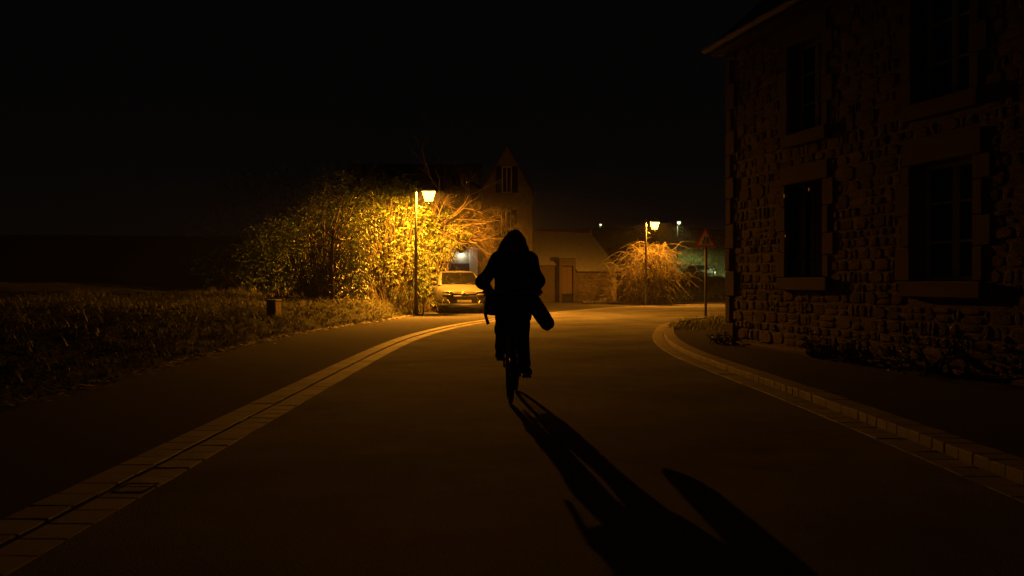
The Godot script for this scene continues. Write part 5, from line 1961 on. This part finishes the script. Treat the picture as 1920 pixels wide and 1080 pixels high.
func build_small_things() -> void:
	# the small box in the grass
	var t := thing("utility_box", "small pale concrete box with a lid in the grass on the left bank", "utility box", P(-5.66, land(-5.66, 22.2) + 0.0, 22.2), 0.03)
	var st := S()
	bx(st, Vector3(-0.10, -0.1, -0.32), Vector3(0.10, 0.36, 0.32), 0.012)
	obj("body", st, M.dressed, t)
	st = S()
	bx(st, Vector3(-0.12, 0.362, -0.34), Vector3(0.12, 0.41, 0.34), 0.012)
	obj("lid", st, M.dressed, t)
	st = S()
	bx(st, Vector3(0.10, 0.0, -0.29), Vector3(0.108, 0.34, -0.008), 0.003)
	bx(st, Vector3(0.10, 0.0, 0.008), Vector3(0.108, 0.34, 0.29), 0.003)
	obj("door", st, M.dressed, t)
	# the stake by the lamp
	t = thing("wooden_stake", "short pale wooden stake just right of the nearer lamp's foot", "stake", P(-3.06, 0.0, 32.2))
	st = S(true)
	tube(st, [Vector3(0, -0.1, 0), Vector3(0.01, 0.3, 0), Vector3(0.02, 0.58, 0.01)], [0.03, 0.028, 0.024], 7)
	obj("stake", st, mat(Color(0.32, 0.24, 0.14), 0.85), t)
	# drain grates in the gutters
	var cast := mat(Color(0.02, 0.019, 0.018), 0.95, 0.0, 0.1)
	for g in [[-2.06, 5.1, "drain grate sunk in the left kerb line near the camera"]]:
		t = thing("drain_grate", g[2], "drain grate", P(g[0], -0.004, g[1]))
		t.scale = Vector3(0.62, 1.0, 0.8)
		st = S()
		for e in [[-0.15, -0.15, -0.12, 0.15], [0.12, -0.15, 0.15, 0.15], [-0.12, -0.15, 0.12, -0.12], [-0.12, 0.12, 0.12, 0.15]]:
			bx(st, Vector3(e[0], -0.02, e[1]), Vector3(e[2], 0.012, e[3]), 0.003)
		obj("frame", st, cast, t)
		for k in 6:
			st = S()
			bx(st, Vector3(-0.105 + k * 0.038, -0.02, -0.119), Vector3(-0.085 + k * 0.038, 0.009, 0.119), 0.003)
			piece("bar", k, done(st), cast, t)
		st = S()
		bx(st, Vector3(-0.119, -0.018, -0.119), Vector3(0.119, -0.012, 0.119))
		obj("pit", st, M.dark_inside, t)
	# weeds where the house meets the pavement
	var w := [[0.12, 0.16, 0.16, "tiny dark weed at the foot of the house's far corner"], [3.15, 0.2, 0.34, "dark weed clump at the wall foot below the shuttered window"], [4.1, 0.22, 0.30, "middle dark weed clump at the foot of the stone wall"], [5.75, 0.42, 0.62, "largest dark weed clump at the foot of the stone wall"]]
	for i in w.size():
		var s: float = w[i][0]
		var d := 16.4 - s * 0.974 
		var x := 3.785 + s * 0.228 - 0.13
		bush("wall_weed", w[i][3], P(x, 0.055, d), [[Vector3(0, w[i][2] * 0.45, 0), Vector3(w[i][1] * 1.3, w[i][2] * 0.6, w[i][1] * 1.2)], [Vector3(-w[i][1] * 0.4, w[i][2] * 0.3, 0.1), Vector3(w[i][1], w[i][2] * 0.4, w[i][1])]], 700 if i == 3 else 350, 0.06, M.leaf_ivy, 0.15, 500 + i, 6, "weed", "weeds along the foot of the stone wall")
	# fallen leaves on the road and along the verge
	var places := [[-1.36, 12.55, "single pale fallen leaf on the road left of the cyclist"], [1.55, 11.55, "single pale fallen leaf on the road right of the cyclist"], [-1.35, 10.4, "small fallen leaf nearer the camera than the others on the left of the road"], [2.25, 14.0, "small fallen leaf close to the right-hand gutter"]]
	var r := RandomNumberGenerator.new()
	r.seed = 31
	for p in places:
		t = thing("fallen_leaf", p[2], "leaf", P(p[0], 0.004, p[1]), r.randf() * TAU, "fallen leaves on the road")
		mesh_obj("blade", fallen(r), M.litter, t)
	var spots := []
	for i in 900:
		var d := rng.randf_range(8.0, 33.0)
		var x := verge_x(d) + absf(rng.randfn()) * 0.16 - 0.05
		spots.append(Transform3D(Basis(Vector3.UP, rng.randf() * TAU).scaled(Vector3.ONE * rng.randf_range(0.5, 1.1)), P(x, 0.03 + maxf(0.0, land(x, d)), d)))
	var mm := MultiMesh.new()
	mm.transform_format = MultiMesh.TRANSFORM_3D
	mm.mesh = fallen(r)
	mm.instance_count = spots.size()
	for i in spots.size():
		mm.set_instance_transform(i, spots[i])
	var o := MultiMeshInstance3D.new()
	o.name = "leaf_litter"
	o.multimesh = mm
	o.material_override = mat(Color(0.22, 0.16, 0.09), 0.85)
	add_child(o, true)
	o.set_meta("kind", "stuff")
	o.set_meta("label", "scattered dead leaves along the edge of the left bank")
	o.set_meta("category", "leaf litter")
	# the stone edging and the stones before the cottage
	t = thing("stone_slab", "long pale stone slab lying in front of the low cottage", "slab", P(4.65, 0.03, 49.4), 0.12)
	st = S()
	for k in 3:
		bx(st, Vector3(-0.95 + k * 0.64, 0, -0.18), Vector3(-0.33 + k * 0.64, 0.11 + 0.01 * (k % 2), 0.18), 0.02)
	obj("slab", st, M.dressed, t)
	for q in [[0.28, 0.10, "larger pale stone on the slab before the cottage"], [0.05, 0.07, "smaller pale stone on the slab before the cottage"]]:
		t = thing("loose_stone", q[2], "stone", P(4.65 + q[0], 0.14, 49.4))
		st = S(true)
		field_mesh(st, [[Vector3(-q[1] * 0.6, q[1] * 0.6, 0), Vector3(q[1] * 0.5, q[1] * 0.5, 0.02), q[1] * 0.8, q[1] * 0.6], [Vector3(0, q[1] * 0.9, 0.02), Vector3(0.02, q[1], 0), q[1] * 0.7, q[1] * 0.5]], 40.0, 0.025)
		obj("stone", st, M.pavers[2], t)

func fallen(r: RandomNumberGenerator) -> ArrayMesh:
	var st := S()
	var a := Vector3(0, 0.004, -0.055)
	var b := Vector3(0.03, 0.014, 0)
	var c := Vector3(0, 0.02, 0.06)
	var d := Vector3(-0.032, 0.012, 0.005)
	tri(st, a, b, c, Vector3.UP)
	tri(st, a, c, d, Vector3.UP)
	return done(st)
